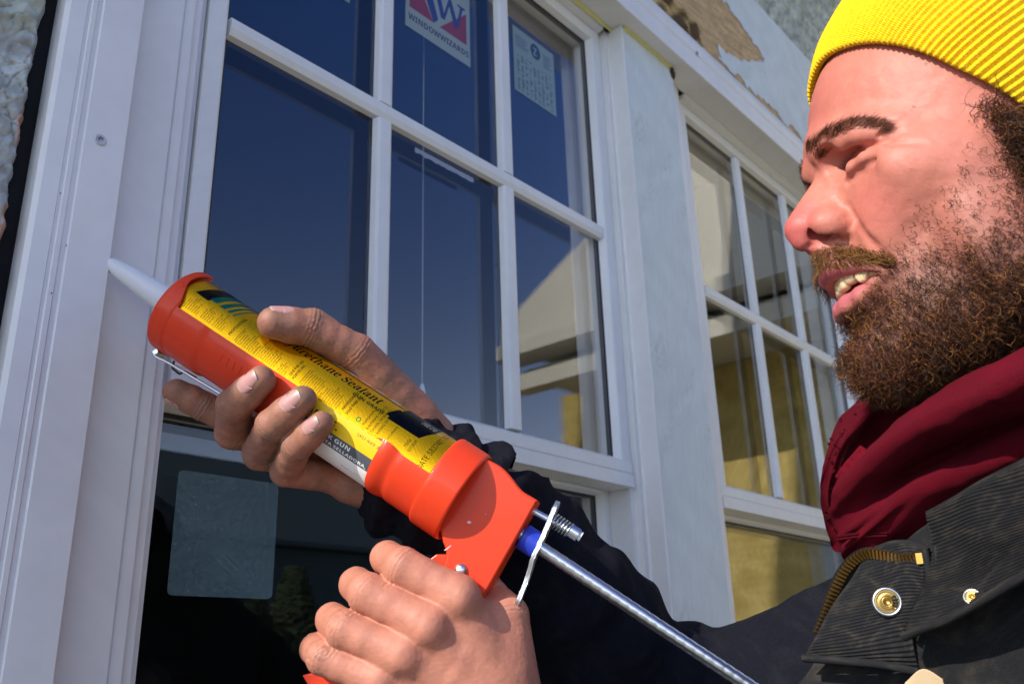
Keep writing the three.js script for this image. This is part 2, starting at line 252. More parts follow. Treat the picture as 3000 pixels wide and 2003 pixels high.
// ---------- windows: frame, outer upper sash with six panes, inner lower sash ----------
const stickerTex = {
  maker: canvasTexture(512, 512, (c, w, h) => { c.fillStyle = '#cdd6cf'; c.fillRect(0, 0, w, h); c.fillStyle = '#c0263c'; c.beginPath(); c.moveTo(30, 60); c.lineTo(215, 372); c.lineTo(30, 372); c.fill(); c.beginPath(); c.moveTo(482, 150); c.lineTo(482, 372); c.lineTo(262, 372); c.fill(); c.fillStyle = '#1c3f9a'; c.beginPath(); c.moveTo(60, 30); c.lineTo(150, 30); c.lineTo(250, 330); c.lineTo(215, 372); c.fill(); c.font = 'bold 250px serif'; c.fillText('W', 205, 300); c.font = 'bold 54px sans-serif'; c.fillStyle = '#22304a'; c.fillText('WINDOWWIZARDS', 22, 452); }),
  energy: canvasTexture(512, 512, (c, w, h) => { c.fillStyle = '#b9cec4'; c.fillRect(0, 0, w, h); c.fillStyle = '#2c3f5c'; c.beginPath(); c.arc(275, 90, 62, 0, 7); c.fill(); c.fillStyle = '#b9cec4'; c.font = 'bold 90px sans-serif'; c.fillText('Z', 246, 124); c.fillStyle = '#4a5f7c'; c.font = 'bold 22px sans-serif'; const r = rng(3); for (let i = 0; i < 7; i++) { c.fillRect(26, 60 + i * 14, 120 + r() * 60, 5); } for (let k = 0; k < 9; k++) { const x = 40 + k * 50; for (let i = 0; i < 26; i++) if (r() > 0.25) c.fillRect(x, 210 + i * 11, 14 + r() * 24, 6); } for (let i = 0; i < 9; i++) c.fillRect(370, 60 + i * 13, 60 + r() * 60, 5); }),
  plain: canvasTexture(128, 128, (c, w, h) => { c.fillStyle = '#b9c6bd'; c.fillRect(0, 0, w, h); }),
  film: texture(256, 256, (u, v) => { const n = tile(u, v, 26, 3) * 0.5 + tile(u, v, 60, 5) * 0.5; return 0.42 + n * 0.25; }, false),
};
const filmMat = new THREE.MeshStandardMaterial({ color: col(0.26, 0.42, 0.46), roughness: 0.9, transparent: true, alphaMap: stickerTex.film, opacity: 0.85, side: THREE.DoubleSide });
function makeWindow(x0, label, stickers) {            // x0: inner edge of the casing on its left
  const w = thing('double_hung_window', label, 'window', 'white windows in a row on the house wall'); w.position.set(x0, Y, 0);
  const top = 0.8655, bot = -0.60;
  // frame: stepped jambs, head and sill
  const jl = [[-0.012, -0.10], [-0.012, -0.0205], [0.0, -0.0205], [0.0, -0.018], [0.0395, -0.018], [0.0403, -0.0215], [0.0415, -0.0215], [0.0425, -0.0205], [0.0500, -0.0205], [0.0512, -0.025], [0.0585, -0.025], [0.0592, -0.034], [0.0665, -0.034], [0.0670, -0.10]];
  const fr = part('jamb', pullY(jl, bot, top), M.vinyl, w);
  const jr = jl.map(([x, z]) => [0.733 - x, z]).reverse();
  part('jamb', pullY(jr, bot, top), M.vinyl, w);
  part('window_head', pullX([[0.8653, -0.10], [0.8653, -0.018], [0.8635, -0.018], [0.8625, -0.0215], [0.861, -0.0205], [0.8585, -0.0205], [0.8578, -0.026], [0.856, -0.034], [0.8565, -0.10]].reverse(), 0.0675, 0.6655), M.vinyl, w);
  part('window_sill', pullX([[bot, -0.1], [bot, 0.02], [bot + 0.02, 0.016], [bot + 0.035, -0.1]].reverse(), 0.0675, 0.6655), M.vinyl, w);
  const sashMesh = (name, z, gx0, gx1, gy0, gy1, ox0, ox1, oy0, oy1, six) => {
    const s = new THREE.Group(); s.name = name; w.add(s);
    const st = 0.0022;
    // stiles and rails with a bevel towards the glass
    const stile = (xa, xb, flip) => { const pr = flip ? [[xa, z - 0.03], [xa, z - 0.0095], [xa + 0.004, z - 0.0012], [xa + 0.006, z], [xb - 0.001, z], [xb, z - 0.001], [xb, z - 0.03]] : [[xa, z - 0.03], [xa, z - 0.001], [xa + 0.001, z], [xb - 0.006, z], [xb - 0.004, z - 0.0012], [xb, z - 0.0095], [xb, z - 0.03]]; part('stile', pullY(pr.slice().reverse(), oy0, oy1), M.sash, s); };
    stile(ox0, gx0, false); stile(gx1, ox1, true);
    part('rail', pullX([[gy1, z - 0.03], [gy1, z - 0.0095], [gy1 + 0.003, z - 0.0012], [gy1 + 0.005, z + 0.0002], [oy1 - 0.0005, z + 0.0002], [oy1 - 0.0005, z - 0.03]].reverse(), ox0 + 0.0006, ox1 - 0.0006), M.sash, s);
    part('rail', pullX([[oy0 + 0.0003, z - 0.03], [oy0 + 0.0003, z + 0.0028], [oy0 + 0.0145, z + 0.0028], [oy0 + 0.0155, z + 0.0002], [oy0 + 0.017, z + 0.0002], [oy0 + 0.018, z + 0.0015], [gy0 - 0.006, z + 0.0015], [gy0, z - 0.0095], [gy0, z - 0.03]].reverse(), ox0 - 0.002, ox1 + 0.002), M.sash, s);
    const gz = z - 0.0105;
    const gk = pullY([[gx0 + 0.0001, gz - 0.006], [gx0 + 0.0001, gz + 0.0008], [gx0 + 0.0022, gz + 0.0006], [gx0 + 0.0022, gz - 0.006]].reverse(), gy0, gy1); part('gasket', gk, M.gasket, s);
    part('gasket', pullY([[gx1 - 0.0022, gz - 0.006], [gx1 - 0.0022, gz + 0.0006], [gx1 - 0.0001, gz + 0.0008], [gx1 - 0.0001, gz - 0.006]].reverse(), gy0, gy1), M.gasket, s);
    part('gasket', box(gx0 + 0.0022, gy1 - 0.0024, gz - 0.006, gx1 - 0.0022, gy1 - 0.0001, gz + 0.0007, 0), M.gasket, s);
    const pane = (xa, xb, ya, yb, zz) => { const g = new THREE.PlaneGeometry(xb - xa, yb - ya); g.translate((xa + xb) / 2, (ya + yb) / 2, zz); return part('pane', g, M.glass, s); };
    if (six) {
      const mx = [[0.2575, 0.2780], [0.4465, 0.4680]], my = [0.5195, 0.5385];
      const xs = [gx0, mx[0][0] + 0.01, mx[1][0] + 0.01, gx1], ys = [gy0, (my[0] + my[1]) / 2, gy1];
      for (let i = 0; i < 3; i++) for (let j = 0; j < 2; j++) pane(xs[i] + 0.0001, xs[i + 1] - 0.0001, ys[j] + 0.0001, ys[j + 1] - 0.0001, gz);
      const mz = gz + 0.0005, mf = z - 0.0015, bv = 0.0042;
      for (const [a, b] of mx) { for (const [ya, yb] of [[gy0, my[0]], [my[1], gy1]]) part('muntin', pullY([[a, mz], [b, mz], [b - 0.001, mf - 0.002], [b - bv, mf], [a + bv, mf], [a + 0.001, mf - 0.002]], ya + 0.0002, yb - 0.0002), M.sash, s); }
      part('muntin', pullX([[my[0], mz], [my[0] + 0.001, mf - 0.002], [my[0] + 0.007, mf + 0.0006], [my[1] - 0.002, mf + 0.0006], [my[1], mf - 0.002], [my[1], mz]].reverse(), gx0 + 0.0003, gx1 - 0.0003), M.sash, s);
      // inner face of the sealed unit: spacer bar and second pane
      part('inner_pane', new THREE.PlaneGeometry(gx1 - gx0, gy1 - gy0).translate((gx0 + gx1) / 2, (gy0 + gy1) / 2, gz - 0.014), M.glass, s);
    } else { pane(gx0, gx1, gy0, gy1, gz); part('inner_pane', new THREE.PlaneGeometry(gx1 - gx0, gy1 - gy0).translate((gx0 + gx1) / 2, (gy0 + gy1) / 2, gz - 0.014), M.glass, s); }
    return { s, gz };
  };
  const up = sashMesh('upper_sash', -0.030, 0.0896, 0.6441, 0.2318, 0.837, 0.068, 0.665, 0.195, 0.8558, true);
  const lo = sashMesh('lower_sash', -0.064, 0.0840, 0.6500, -0.54, 0.190, 0.0675, 0.6655, -0.563, 0.232, false);
  // cord of the blind hanging inside
  const cx = stickers ? 0.375 : 0.356, cb = stickers ? 0.276 : 0.25; part('blind_cord', new THREE.CylinderGeometry(0.0008, 0.0008, 0.9 - cb, 6).translate(cx, (0.9 + cb) / 2, -0.09), mat(0.3, 0.32, 0.32, 0.8), w);
  part('cord_tassel', new THREE.LatheGeometry([[0.0008, 0.014], [0.002, 0.012], [0.0042, 0.002], [0.0044, 0]].map(p => new THREE.Vector2(p[0], p[1])).reverse(), 12).translate(cx, cb - 0.012, -0.09), mat(0.6, 0.62, 0.6, 0.6), w);
  if (stickers) {
    const quad = (name, ax, ay, bx, by, tex, z, mt) => part(name, new THREE.PlaneGeometry(bx - ax, by - ay).translate((ax + bx) / 2, (ay + by) / 2, z), mt ?? new THREE.MeshStandardMaterial({ map: tex, color: col(0.42, 0.46, 0.44), roughness: 0.8, side: THREE.DoubleSide }), up.s);
    quad('maker_sticker', 0.312, 0.675, 0.418, 0.781, stickerTex.maker, up.gz - 0.0132);
    quad('plain_sticker', 0.196, 0.655, 0.234, 0.75, stickerTex.plain, up.gz - 0.0132);
    quad('rating_sticker', 0.500, 0.688, 0.586, 0.788, stickerTex.energy, up.gz - 0.0132);
    const s = new THREE.Shape(); const a = 0.105, b = 0.196, c = 0.055, d = 0.148, r = 0.005; s.moveTo(a + r, c); s.lineTo(b - r, c); s.quadraticCurveTo(b, c, b, c + r); s.lineTo(b, d - r); s.quadraticCurveTo(b, d, b - r, d); s.lineTo(a + r, d); s.quadraticCurveTo(a, d, a, d - r); s.lineTo(a, c + r); s.quadraticCurveTo(a, c, a + r, c);
    const fg = new THREE.ShapeGeometry(s, 6); { const p = fg.attributes.position, uv = fg.attributes.uv; for (let i = 0; i < uv.count; i++) uv.setXY(i, (p.getX(i) - a) * 10, (p.getY(i) - c) * 10); } fg.translate(0, 0, lo.gz - 0.0006); part('sticker_film', fg, filmMat, lo.s);
    // torn edge of protective film left in one pane
    const tf = grid((u, v) => V(0.317 + u * 0.09, 0.5145 - v * (0.005 + 0.004 * Math.abs(noise(u * 9, 1, 2))) , up.gz - 0.001), 40, 2); part('film_scrap', tf, mat(0.28, 0.31, 0.36, 0.7), up.s);
  }
  return w;
}
makeWindow(0.243, 'white six-pane window with makers stickers on its glass, beside the caulking gun', true);
makeWindow(1.066, 'white six-pane window behind the bearded man, right of the wide mullion board', false);

// ---------- caulking gun (own axes: x to its rear, y up, z to its left side; millimetres) ----------
const GUN = { o: V(0.3963, EYE + 0.096, 0.18203), x: V(0.51816, -0.57314, 0.63484), y: V(0.28372, 0.81541, 0.50458), z: V(-0.80685, -0.08134, 0.58513) };
const gunMatrix = new THREE.Matrix4().makeBasis(GUN.x, GUN.y, GUN.z).setPosition(GUN.o);
function gunPoint(x, y, z) { return V(x * 0.001, y * 0.001, z * 0.001).applyMatrix4(gunMatrix); }
const mm = g => { g.scale(0.001, 0.001, 0.001); return g; };
const R2 = Math.PI / 180;
// sheet of revolution about x: radius f(x, phi), closed with a thickness inwards
function shell(x0, x1, f, phi0, phi1, nx, np, th, xs) {
  const P = (i, j, k) => { let x = x0 + (x1 - x0) * i / nx; const a0 = typeof phi0 === 'function' ? phi0(x) : phi0, a1 = typeof phi1 === 'function' ? phi1(x) : phi1, a = (a0 + (a1 - a0) * j / np) * R2; if (xs) x = xs(x, a / R2); const r = f(x, a / R2) - k * th; return V(x, r * Math.sin(a), r * Math.cos(a)); };
  const outer = grid((u, v) => P(u * nx, v * np, 0), nx, np, (u, v) => [u, v]), inner = grid((u, v) => P((1 - u) * nx, v * np, 1), nx, np);
  const strips = [];
  for (const j of [0, np]) strips.push(grid((u, v) => P((j ? 1 - u : u) * nx, j, 1 - v), nx, 1));
  for (const i of [0, nx]) strips.push(grid((u, v) => P(i, (i ? u : 1 - u) * np, 1 - v), np, 1));
  return mergeGeometries([outer, inner, ...strips]);
}
const paintChip = texture(512, 512, (u, v) => { const n = tile(u, v, 40, 3) * 0.5 + tile(u, v, 12, 8) * 0.5; const d = 1 + n * 0.03; return [0.93 * d, 0.93 * d, 0.93 * d]; });
const orangePeel = texture(256, 256, (u, v) => 0.5 + tile(u, v, 40, 3) * 0.4, false); orangePeel.repeat.set(3, 3);
M.red = new THREE.MeshPhysicalMaterial({ color: col(0.84, 0.056, 0.013), map: paintChip, roughness: 0.45, specularIntensity: 0.5, clearcoat: 0.18, clearcoatRoughness: 0.15, bumpMap: orangePeel, bumpScale: 0.00006 });
M.steel = new THREE.MeshStandardMaterial({ color: col(0.62, 0.64, 0.66), metalness: 1, roughness: 0.32 });
M.zinc = new THREE.MeshStandardMaterial({ color: col(0.66, 0.68, 0.7), metalness: 1, roughness: 0.42, bumpMap: texture(256, 256, (u, v) => 0.5 + tile(u, v, 30, 3) * 0.5, false), bumpScale: 0.0003 });
const gun = thing('caulking_gun', 'red metal caulking gun with silver rod, held in both hands', 'caulking gun');
gunMatrix.decompose(gun.position, gun.quaternion, gun.scale);
{
  // cradle: half pipe between a front flange and the rear collar
  const rad = x => { let r = 27.5; r = lerp(r, 29.0, sstep(-188, -194, x)); r = lerp(r, 29.0, sstep(-57, -53, x) * (1 - sstep(-51, -43, x))); r = lerp(r, 28.1, sstep(-44, -40, x)); return r; };
  const edgeNear = x => 1.5 + 4 * sstep(-62, -56, x) * (1 - sstep(-50, -40, x));
  part('cradle', mm(shell(-228, -14, x => rad(x), edgeNear, -182, 150, 64, 1.1)), M.red, gun);
  // front flange hooks up over the cartridge shoulder
  const fl = mm(shell(-229.5, -216, (x) => 29.6 - 0.9 * sstep(-217.5, -216, x) - 0.9 * sstep(-228.5, -229.5, x), -192, 96, 14, 120, 1.3, (x, a) => { const t = sstep(2, 46, a), w = lerp(1, 0.40, t) * lerp(1, 0.75, sstep(80, 96, a)); return -229.5 + (x + 229.5) * w; }));
  const flange = part('front_flange', fl, M.red, gun);
  const disc = new THREE.RingGeometry(9, 28.6, 48, 1); disc.rotateY(-Math.PI / 2); disc.translate(-228.6, 0, 0); part('front_plate', mm(disc), new THREE.MeshPhysicalMaterial({ ...M.red, side: THREE.DoubleSide }), flange);
  const rv = new THREE.SphereGeometry(1.5, 12, 8); rv.scale(1, 1, 0.5); rv.rotateX(-30 * R2); rv.translate(-223.6, 29.6 * Math.sin(28 * R2), 29.6 * Math.cos(28 * R2)); part('flange_dimple', mm(rv), M.red, flange);
  // embossed maker's panel, worn flat
  const pad = mm(shell(-180, -148, x => 27.9, -12, -34, 20, 10, 0.5)); const panel = part('embossed_panel', pad, M.red, gun);
  for (let k = 0; k < 5; k++) part('embossed_stroke', mm(shell(-175 + k * 5, -172.6 + k * 5, () => 28.25, -17, -29, 3, 6, 0.4)), M.red, panel);
  // rear collar: rolled lip, recessed back plate
  const lp = [[27.2, -21.5], [29.2, -21.3], [29.8, -20.2], [29.9, -18], [29.9, -2.2], [29.5, -0.8], [28.6, 0], [27.6, -0.4], [27.0, -2.5], [26.4, -4], [0, -4]].map(p => new THREE.Vector2(p[0], p[1]));
  const cg = new THREE.LatheGeometry(lp, 96); cg.rotateZ(-Math.PI / 2); part('rear_collar', mm(cg), M.red, gun);
  // housing: folded sheet, its corners rounded
  const hs = new THREE.Shape(); hs.moveTo(-4, 24.0); hs.bezierCurveTo(2, 25.4, 6, 25.8, 9, 25.7); hs.bezierCurveTo(17, 25.4, 22, 21.6, 28, 20.6); hs.bezierCurveTo(31, 20.2, 34, 20.7, 37.6, 20.7); hs.lineTo(40.6, -37); hs.lineTo(39, -58); hs.lineTo(19, -56); hs.lineTo(15.5, -43); hs.lineTo(12.6, -35); hs.bezierCurveTo(11.6, -32, 9.6, -29.6, 6, -27.6); hs.lineTo(1.2, -23.2); hs.lineTo(-4, -22);
  const hg = new THREE.ExtrudeGeometry(hs, { depth: 20.4, bevelEnabled: true, bevelSize: 1.6, bevelThickness: 2.3, bevelSegments: 5, curveSegments: 14 }); hg.translate(0, 0, -10.2);
  const housing = part('housing', mm(hg), M.red, gun);
  // pressed ribs in the collar's back plate, scuffs on the housing
  const scuff = (x, y, w, h, rot) => { const g = new THREE.CircleGeometry(1, 9); const p = g.attributes.position; for (let i = 1; i < p.count; i++) { const k = 0.6 + 0.8 * Math.abs(noise(p.getX(i) * 3 + x, p.getY(i) * 3 + y, 1)); p.setXY(i, p.getX(i) * k, p.getY(i) * k); } g.scale(w, h, 1); g.rotateZ(rot); g.translate(x, y, 12.54); return mm(g); };
  const bareMetal = mat(0.62, 0.42, 0.40, 0.5);
  part('paint_scuff', scuff(11.6, -10.5, 1.6, 1.0, 0.6), mat(0.6, 0.55, 0.62, 0.5), housing);
  part('paint_scuff', scuff(9.2, -29.5, 0.7, 3.4, -0.35), bareMetal, housing);
  part('paint_scuff', scuff(17.2, -1.2, 0.45, 0.4, 0), bareMetal, housing);
  for (const [sx, sy] of [[2, 10], [2, -12]]) { const e = new THREE.SphereGeometry(4, 14, 10); e.scale(0.5, 1, 0.7); e.translate(-3, sy, 15.5); }
  // handle: channel running down from the housing
  const hd = new THREE.Shape([[19, -55], [39, -57], [33, -95], [22, -150], [6, -152], [12, -95]].map(p => new THREE.Vector2(p[0], p[1])));
  const hdg = new THREE.ExtrudeGeometry(hd, { depth: 15, bevelEnabled: true, bevelSize: 2, bevelThickness: 2.5, bevelSegments: 3 }); hdg.translate(0, 0, -7.5); part('handle', mm(hdg), M.red, gun);
  // trigger: bent channel hung from the rivet
  const ts = new THREE.Shape(); ts.moveTo(5.2, -37.2); ts.lineTo(12, -33); ts.lineTo(26, -34); ts.lineTo(24, -44); ts.bezierCurveTo(14, -62, 10, -84, 6, -104); ts.bezierCurveTo(3, -118, -4, -132, -14, -139); ts.lineTo(-22, -136); ts.bezierCurveTo(-12, -128, -8, -112, -6, -92); ts.bezierCurveTo(-4, -70, -1, -52, 5.2, -37.2);
  const tg = new THREE.ExtrudeGeometry(ts, { depth: 13, bevelEnabled: true, bevelSize: 0.8, bevelThickness: 1.2, bevelSegments: 3, curveSegments: 10 }); tg.translate(0, 0, -6.5); part('trigger', mm(tg), M.red, gun);
  const dome = new THREE.SphereGeometry(4.1, 24, 12, 0, 7, 0, Math.PI / 2); dome.rotateX(Math.PI / 2); dome.scale(1, 1, 0.72); dome.translate(22.8, -36.1, 12.3); part('rivet', mm(dome), M.steel, gun);
  // push rod with its ratchet scores and hooked end
  const pts = []; for (let i = 0; i <= 240; i++) { const x = -6 + i * 1.15, s = (x - 60) / 6.2, n = x > 58 ? Math.exp(-Math.pow((s - Math.round(s)) * 9, 2)) * 0.22 : 0; pts.push(new THREE.Vector2(4.05 - n, x)); }
  const rg = new THREE.LatheGeometry(pts, 28); rg.rotateZ(-Math.PI / 2); const rod = part('push_rod', mm(rg), M.steel, gun);
  const hook = new THREE.TubeGeometry(new THREE.CatmullRomCurve3([V(268, 0, 0), V(278, -1, 0), V(287, -6, 0), V(290, -16, 0), V(290, -40, 0)]), 24, 4, 14); part('rod_hook', mm(hook), M.steel, rod);
  const bl = [[4.2, 53.4], [6.6, 53.4], [7.5, 52.6], [7.9, 51], [8.0, 42.5], [7.6, 41.4], [4.2, 41.2]].map(p => new THREE.Vector2(p[0], p[1])).reverse();
  const bg = new THREE.LatheGeometry(bl, 40); bg.rotateZ(-Math.PI / 2); part('blue_bushing', mm(bg), mat(0.012, 0.035, 0.42, 0.5), gun);
  // release lever: bent plate, stamped edges
  const path = new THREE.CatmullRomCurve3([V(48.6, 29, 0), V(52.2, 8, 0), V(54.6, -9.5, 0), V(55.6, -12.5, 0), V(58.0, -22, 0), V(60.6, -37, 0)]);
  const lever = grid((u, v) => { const p = path.getPointAt(clamp(u, 0, 1)), t = path.getTangentAt(clamp(u, 0, 1)), nx = -t.y, ny = t.x; const wd = 9.5 * Math.sqrt(clamp(1 - Math.pow(clamp((0.10 - u) / 0.10), 2), 0.02)) * lerp(1, 0.62, sstep(0.5, 0.75, u)) * Math.sqrt(clamp(1 - Math.pow(clamp((u - 0.92) / 0.08), 2), 0.02)); const ring = [[-1, -1.25], [-1, 1.25], [1, 1.25], [1, -1.25], [-1, -1.25]]; const k = Math.min(3.999, v * 4), i = Math.floor(k), f = k - i; const a = ring[i], b = ring[i + 1]; const w = lerp(a[0], b[0], f), h = lerp(a[1], b[1], f); return V(p.x + nx * h, p.y + ny * h, w * wd); }, 60, 24);
  part('release_lever', mm(lever.toNonIndexed()), M.zinc, gun).geometry.computeVertexNormals();
  const pin = new THREE.CylinderGeometry(2.1, 2.1, 32, 18); pin.rotateZ(Math.PI / 2); pin.rotateZ(0.08); pin.translate(53, 17.0, 0); const pm = part('lever_pin', mm(pin), M.steel, gun);
  const coil = []; for (let i = 0; i <= 150; i++) { const a = i / 150 * 5.6 * 2 * Math.PI; coil.push(V(52.6 + i / 150 * 11.6, 17.9 + Math.sin(a) * 4.3, Math.cos(a) * 4.3)); }
  part('spring', mm(new THREE.TubeGeometry(new THREE.CatmullRomCurve3(coil), 300, 0.62, 7)), M.steel, gun);
  const nut = new THREE.CylinderGeometry(4.6, 4.6, 6, 6); nut.rotateZ(Math.PI / 2); nut.translate(66.4, 18.4, 0); part('lock_nut', mm(nut), M.steel, pm);
  const ny = new THREE.CylinderGeometry(2.7, 3.1, 2.2, 18); ny.rotateZ(Math.PI / 2); ny.translate(70.3, 18.6, 0); part('nylon_insert', mm(ny), mat(0.7, 0.74, 0.8, 0.5), pm);
  // seal-piercing wire folded under the cradle
  const wire = new THREE.TubeGeometry(new THREE.CatmullRomCurve3([V(-226, -31.8, 4), V(-222, -33.6, 4), V(-214, -32.6, 4), V(-190, -31.2, 4), V(-160, -29.6, 4)]), 40, 0.9, 8); part('piercing_wire', mm(wire), M.steel, gun);
  const hinge = new THREE.CylinderGeometry(1.6, 1.6, 12, 12); hinge.rotateX(Math.PI / 2); hinge.translate(-223, -31, 0); part('wire_hinge', mm(hinge), M.steel, gun);
  const bent = new THREE.TubeGeometry(new THREE.CatmullRomCurve3([V(-216, -30, -8), V(-214, -34.5, -8), V(-207, -35, -8), V(-206, -32, -8), V(-196, -31, -8)], false, 'catmullrom', 0.1), 30, 0.8, 7); part('wire_clip', mm(bent), M.gasket, gun);
}
// paper label round the cradle
const stickTex = canvasTexture(1024, 1024, (c, w, h) => {
  const X = x => (x + 140) / 84 * w, A = a => (4 - a) / 124 * h;                  // x from -140 to -56, angle from 4 down to -120 degrees
  c.fillStyle = '#f2f0ea'; c.fillRect(0, 0, w, h); c.fillStyle = '#f4c60a'; c.fillRect(0, 0, w, A(-24)); c.fillStyle = '#55585c'; c.fillRect(0, A(-24), w, A(-43) - A(-24));
  c.fillStyle = '#141414'; c.textAlign = 'right'; c.font = 'bold 112px sans-serif'; c.fillText('FORCE.', X(-83.2), A(-18.6)); c.textAlign = 'left'; c.font = '44px sans-serif'; c.fillText('SKU 449 328', X(-71.8), A(-9.0));
  c.fillStyle = '#f0f0f0'; c.textAlign = 'right'; c.font = 'bold 66px sans-serif'; c.fillText('CAULK GUN', X(-70.6), A(-32.5)); c.textAlign = 'left'; c.font = 'bold 52px sans-serif'; c.save(); c.textAlign = 'right'; c.fillText('PASTA SELLADORA,', X(-57), A(-40.6)); c.restore();
  c.fillStyle = '#55585c'; c.font = '30px sans-serif'; c.textAlign = 'right'; c.fillText('Made in China', X(-58), A(-62));
});
{
  const g = mm(shell(-116, -55.5, (x, a) => 27.95, x => 1.6 + 1.2 * noise(x * 0.5, 2, 1), -120, 60, 48, 0.12));
  const uv = g.attributes.uv, p = g.attributes.position; for (let i = 0; i < p.count; i++) { const a = Math.atan2(p.getY(i), p.getZ(i)) / R2; uv.setXY(i, (p.getX(i) * 1000 + 140) / 84, 1 - (4 - a) / 124); }
  part('paper_label', g, new THREE.MeshStandardMaterial({ map: stickTex, roughness: 0.45 }), gun);
}
// ---------- sealant cartridge ----------
const cartridge = thing('sealant_cartridge', 'gold foil sealant cartridge with white nozzle lying in the caulking gun', 'cartridge');
gunMatrix.decompose(cartridge.position, cartridge.quaternion, cartridge.scale);
const foilTex = canvasTexture(2048, 1024, (c, w, h) => {
  const X = x => (x + 224) / 214 * w, A = a => (185 - a) / 190 * h;               // x from -224 to -10, angle from 185 at the top to -5
  const r = rng(11);
  c.fillStyle = '#f2b50c'; c.fillRect(0, 0, w, h);
  for (let i = 0; i < 2600; i++) { c.globalAlpha = 0.05; c.strokeStyle = r() > 0.5 ? '#fff0a0' : '#a07800'; c.lineWidth = 1 + r() * 2; const x = r() * w, y = r() * h, a = r() * 6.3, l = 8 + r() * 50; c.beginPath(); c.moveTo(x, y); c.lineTo(x + Math.cos(a) * l, y + Math.sin(a) * l); c.stroke(); } c.globalAlpha = 1;
  const poly = (pts, f) => { c.fillStyle = f; c.beginPath(); pts.forEach((p, i) => i ? c.lineTo(X(p[0]), A(p[1])) : c.moveTo(X(p[0]), A(p[1]))); c.fill(); };
  // maker's mark: black wedge and teal bars
  poly([[-216, 34], [-205.5, 33], [-196, 60], [-190, 92], [-206, 92], [-211, 60]], '#151515');
  const bar = (x, wd, a0) => poly([[x, a0], [x + wd, a0], [x + wd + 10, 92], [x + 10, 92]], '#12796a');
  bar(-205.4, 5.6, 37); bar(-197.2, 4.2, 36); bar(-190.6, 2.4, 35.5); bar(-186, 1.2, 35);
  // product name
  c.fillStyle = '#0d0d0d'; c.font = 'italic bold 104px serif'; c.textAlign = 'right'; c.save(); c.translate(X(-73.8), A(44)); c.scale((X(-74) - X(-133)) / c.measureText('ethane Sealant').width, 1); c.fillText('Polyurethane Sealant', 0, 0); c.restore(); c.font = 'bold 40px sans-serif'; c.fillText('GUN GRADE', X(-66.6), A(33.5));
  // green rule and white capitals above it
  poly([[-168, 66], [-60, 66], [-60, 70], [-168, 70]], '#0e5a26');
  for (let k = 0; k < 9; k++) poly([[-165 + k * 11.4, 73], [-158 + k * 11.4, 73], [-153 + k * 11.4, 96], [-160 + k * 11.4, 96]], '#f4f4f4');          // feet of white capitals, their heads out of sight
  // black plate with the contents
  poly([[-63.6, 32.5], [-40, 33], [-34, 60], [-34, 92], [-58, 92], [-60, 60]], '#141414'); poly([[-66, 38], [-62, 36], [-60, 60], [-62, 60]], '#141414');
  c.fillStyle = '#e8e8e8'; c.font = 'bold 30px sans-serif'; c.textAlign = 'left'; c.fillText('300 mL', X(-46), A(66)); c.fillText('(10.1 fl oz)', X(-46), A(60));
  // text set round the tube
  const lineAt = (x, a, s, px, bold) => { c.save(); c.translate(X(x), A(a)); c.rotate(-Math.PI / 2); c.font = (bold ? 'bold ' : '') + px + 'px sans-serif'; c.fillText(s, 0, 0); c.restore(); };
  c.fillStyle = '#2a2405';
  const word = () => { let s = ''; const n = 2 + r() * 7; for (let i = 0; i < n; i++) s += 'aeioursntlcdmpe'[Math.floor(r() * 15)]; return s; };
  const column = (x, n, a0, len, px) => { for (let i = 0; i < n; i++) { let s = ''; const L = len * 0.62 * (i === n - 1 ? 0.4 : 0.55 + 0.45 * r()); while (s.length < L) s += word() + ' '; lineAt(x + i * px * 0.115, a0, s, px); } };
  lineAt(-176.5, 8, 'PROFESSIONAL', 26, true); c.fillRect(X(-172.4), A(28), 3, A(6) - A(28));
  column(-214, 7, 6, 20, 15); column(-200, 5, 6, 24, 15); column(-190, 5, 6, 22, 15); column(-170.5, 9, 4, 26, 15); column(-156, 10, 4, 28, 15); column(-137, 4, 3, 20, 15);
  lineAt(-128, 8, 'QUE PAR DES', 24, true); lineAt(-125, 6, 'PORTEE DES', 24, true); c.fillRect(X(-121), A(30), 3, A(6) - A(30));
  column(-119, 9, 4, 28, 15); column(-104, 8, 4, 26, 15); lineAt(-87.5, 8, 'PROFESIONALES', 24, true); lineAt(-84, 6, 'SOLO PARA USO', 24, true);
  c.strokeStyle = '#1f8a3c'; c.lineWidth = 7; c.beginPath(); c.ellipse(X(-76.6), A(9), 12, 16, 0, 0, 7); c.stroke();
  lineAt(-71.5, 6, 'Waterproofing', 24); lineAt(-68, 4, 'Beachwood, OH 44122', 24); lineAt(-64.6, 4, 'Toronto, ON M4H 1G7', 24); lineAt(-61.2, 6, 'Ashland, OH 44805', 24); lineAt(-54, 8, 'm Company', 22);
  lineAt(-42.5, 12, '19058', 26); lineAt(-39, 10, '03130FP', 26); c.fillStyle = '#120e02'; lineAt(-27.2, -2, 'DATE 5837481 50210', 48);
});
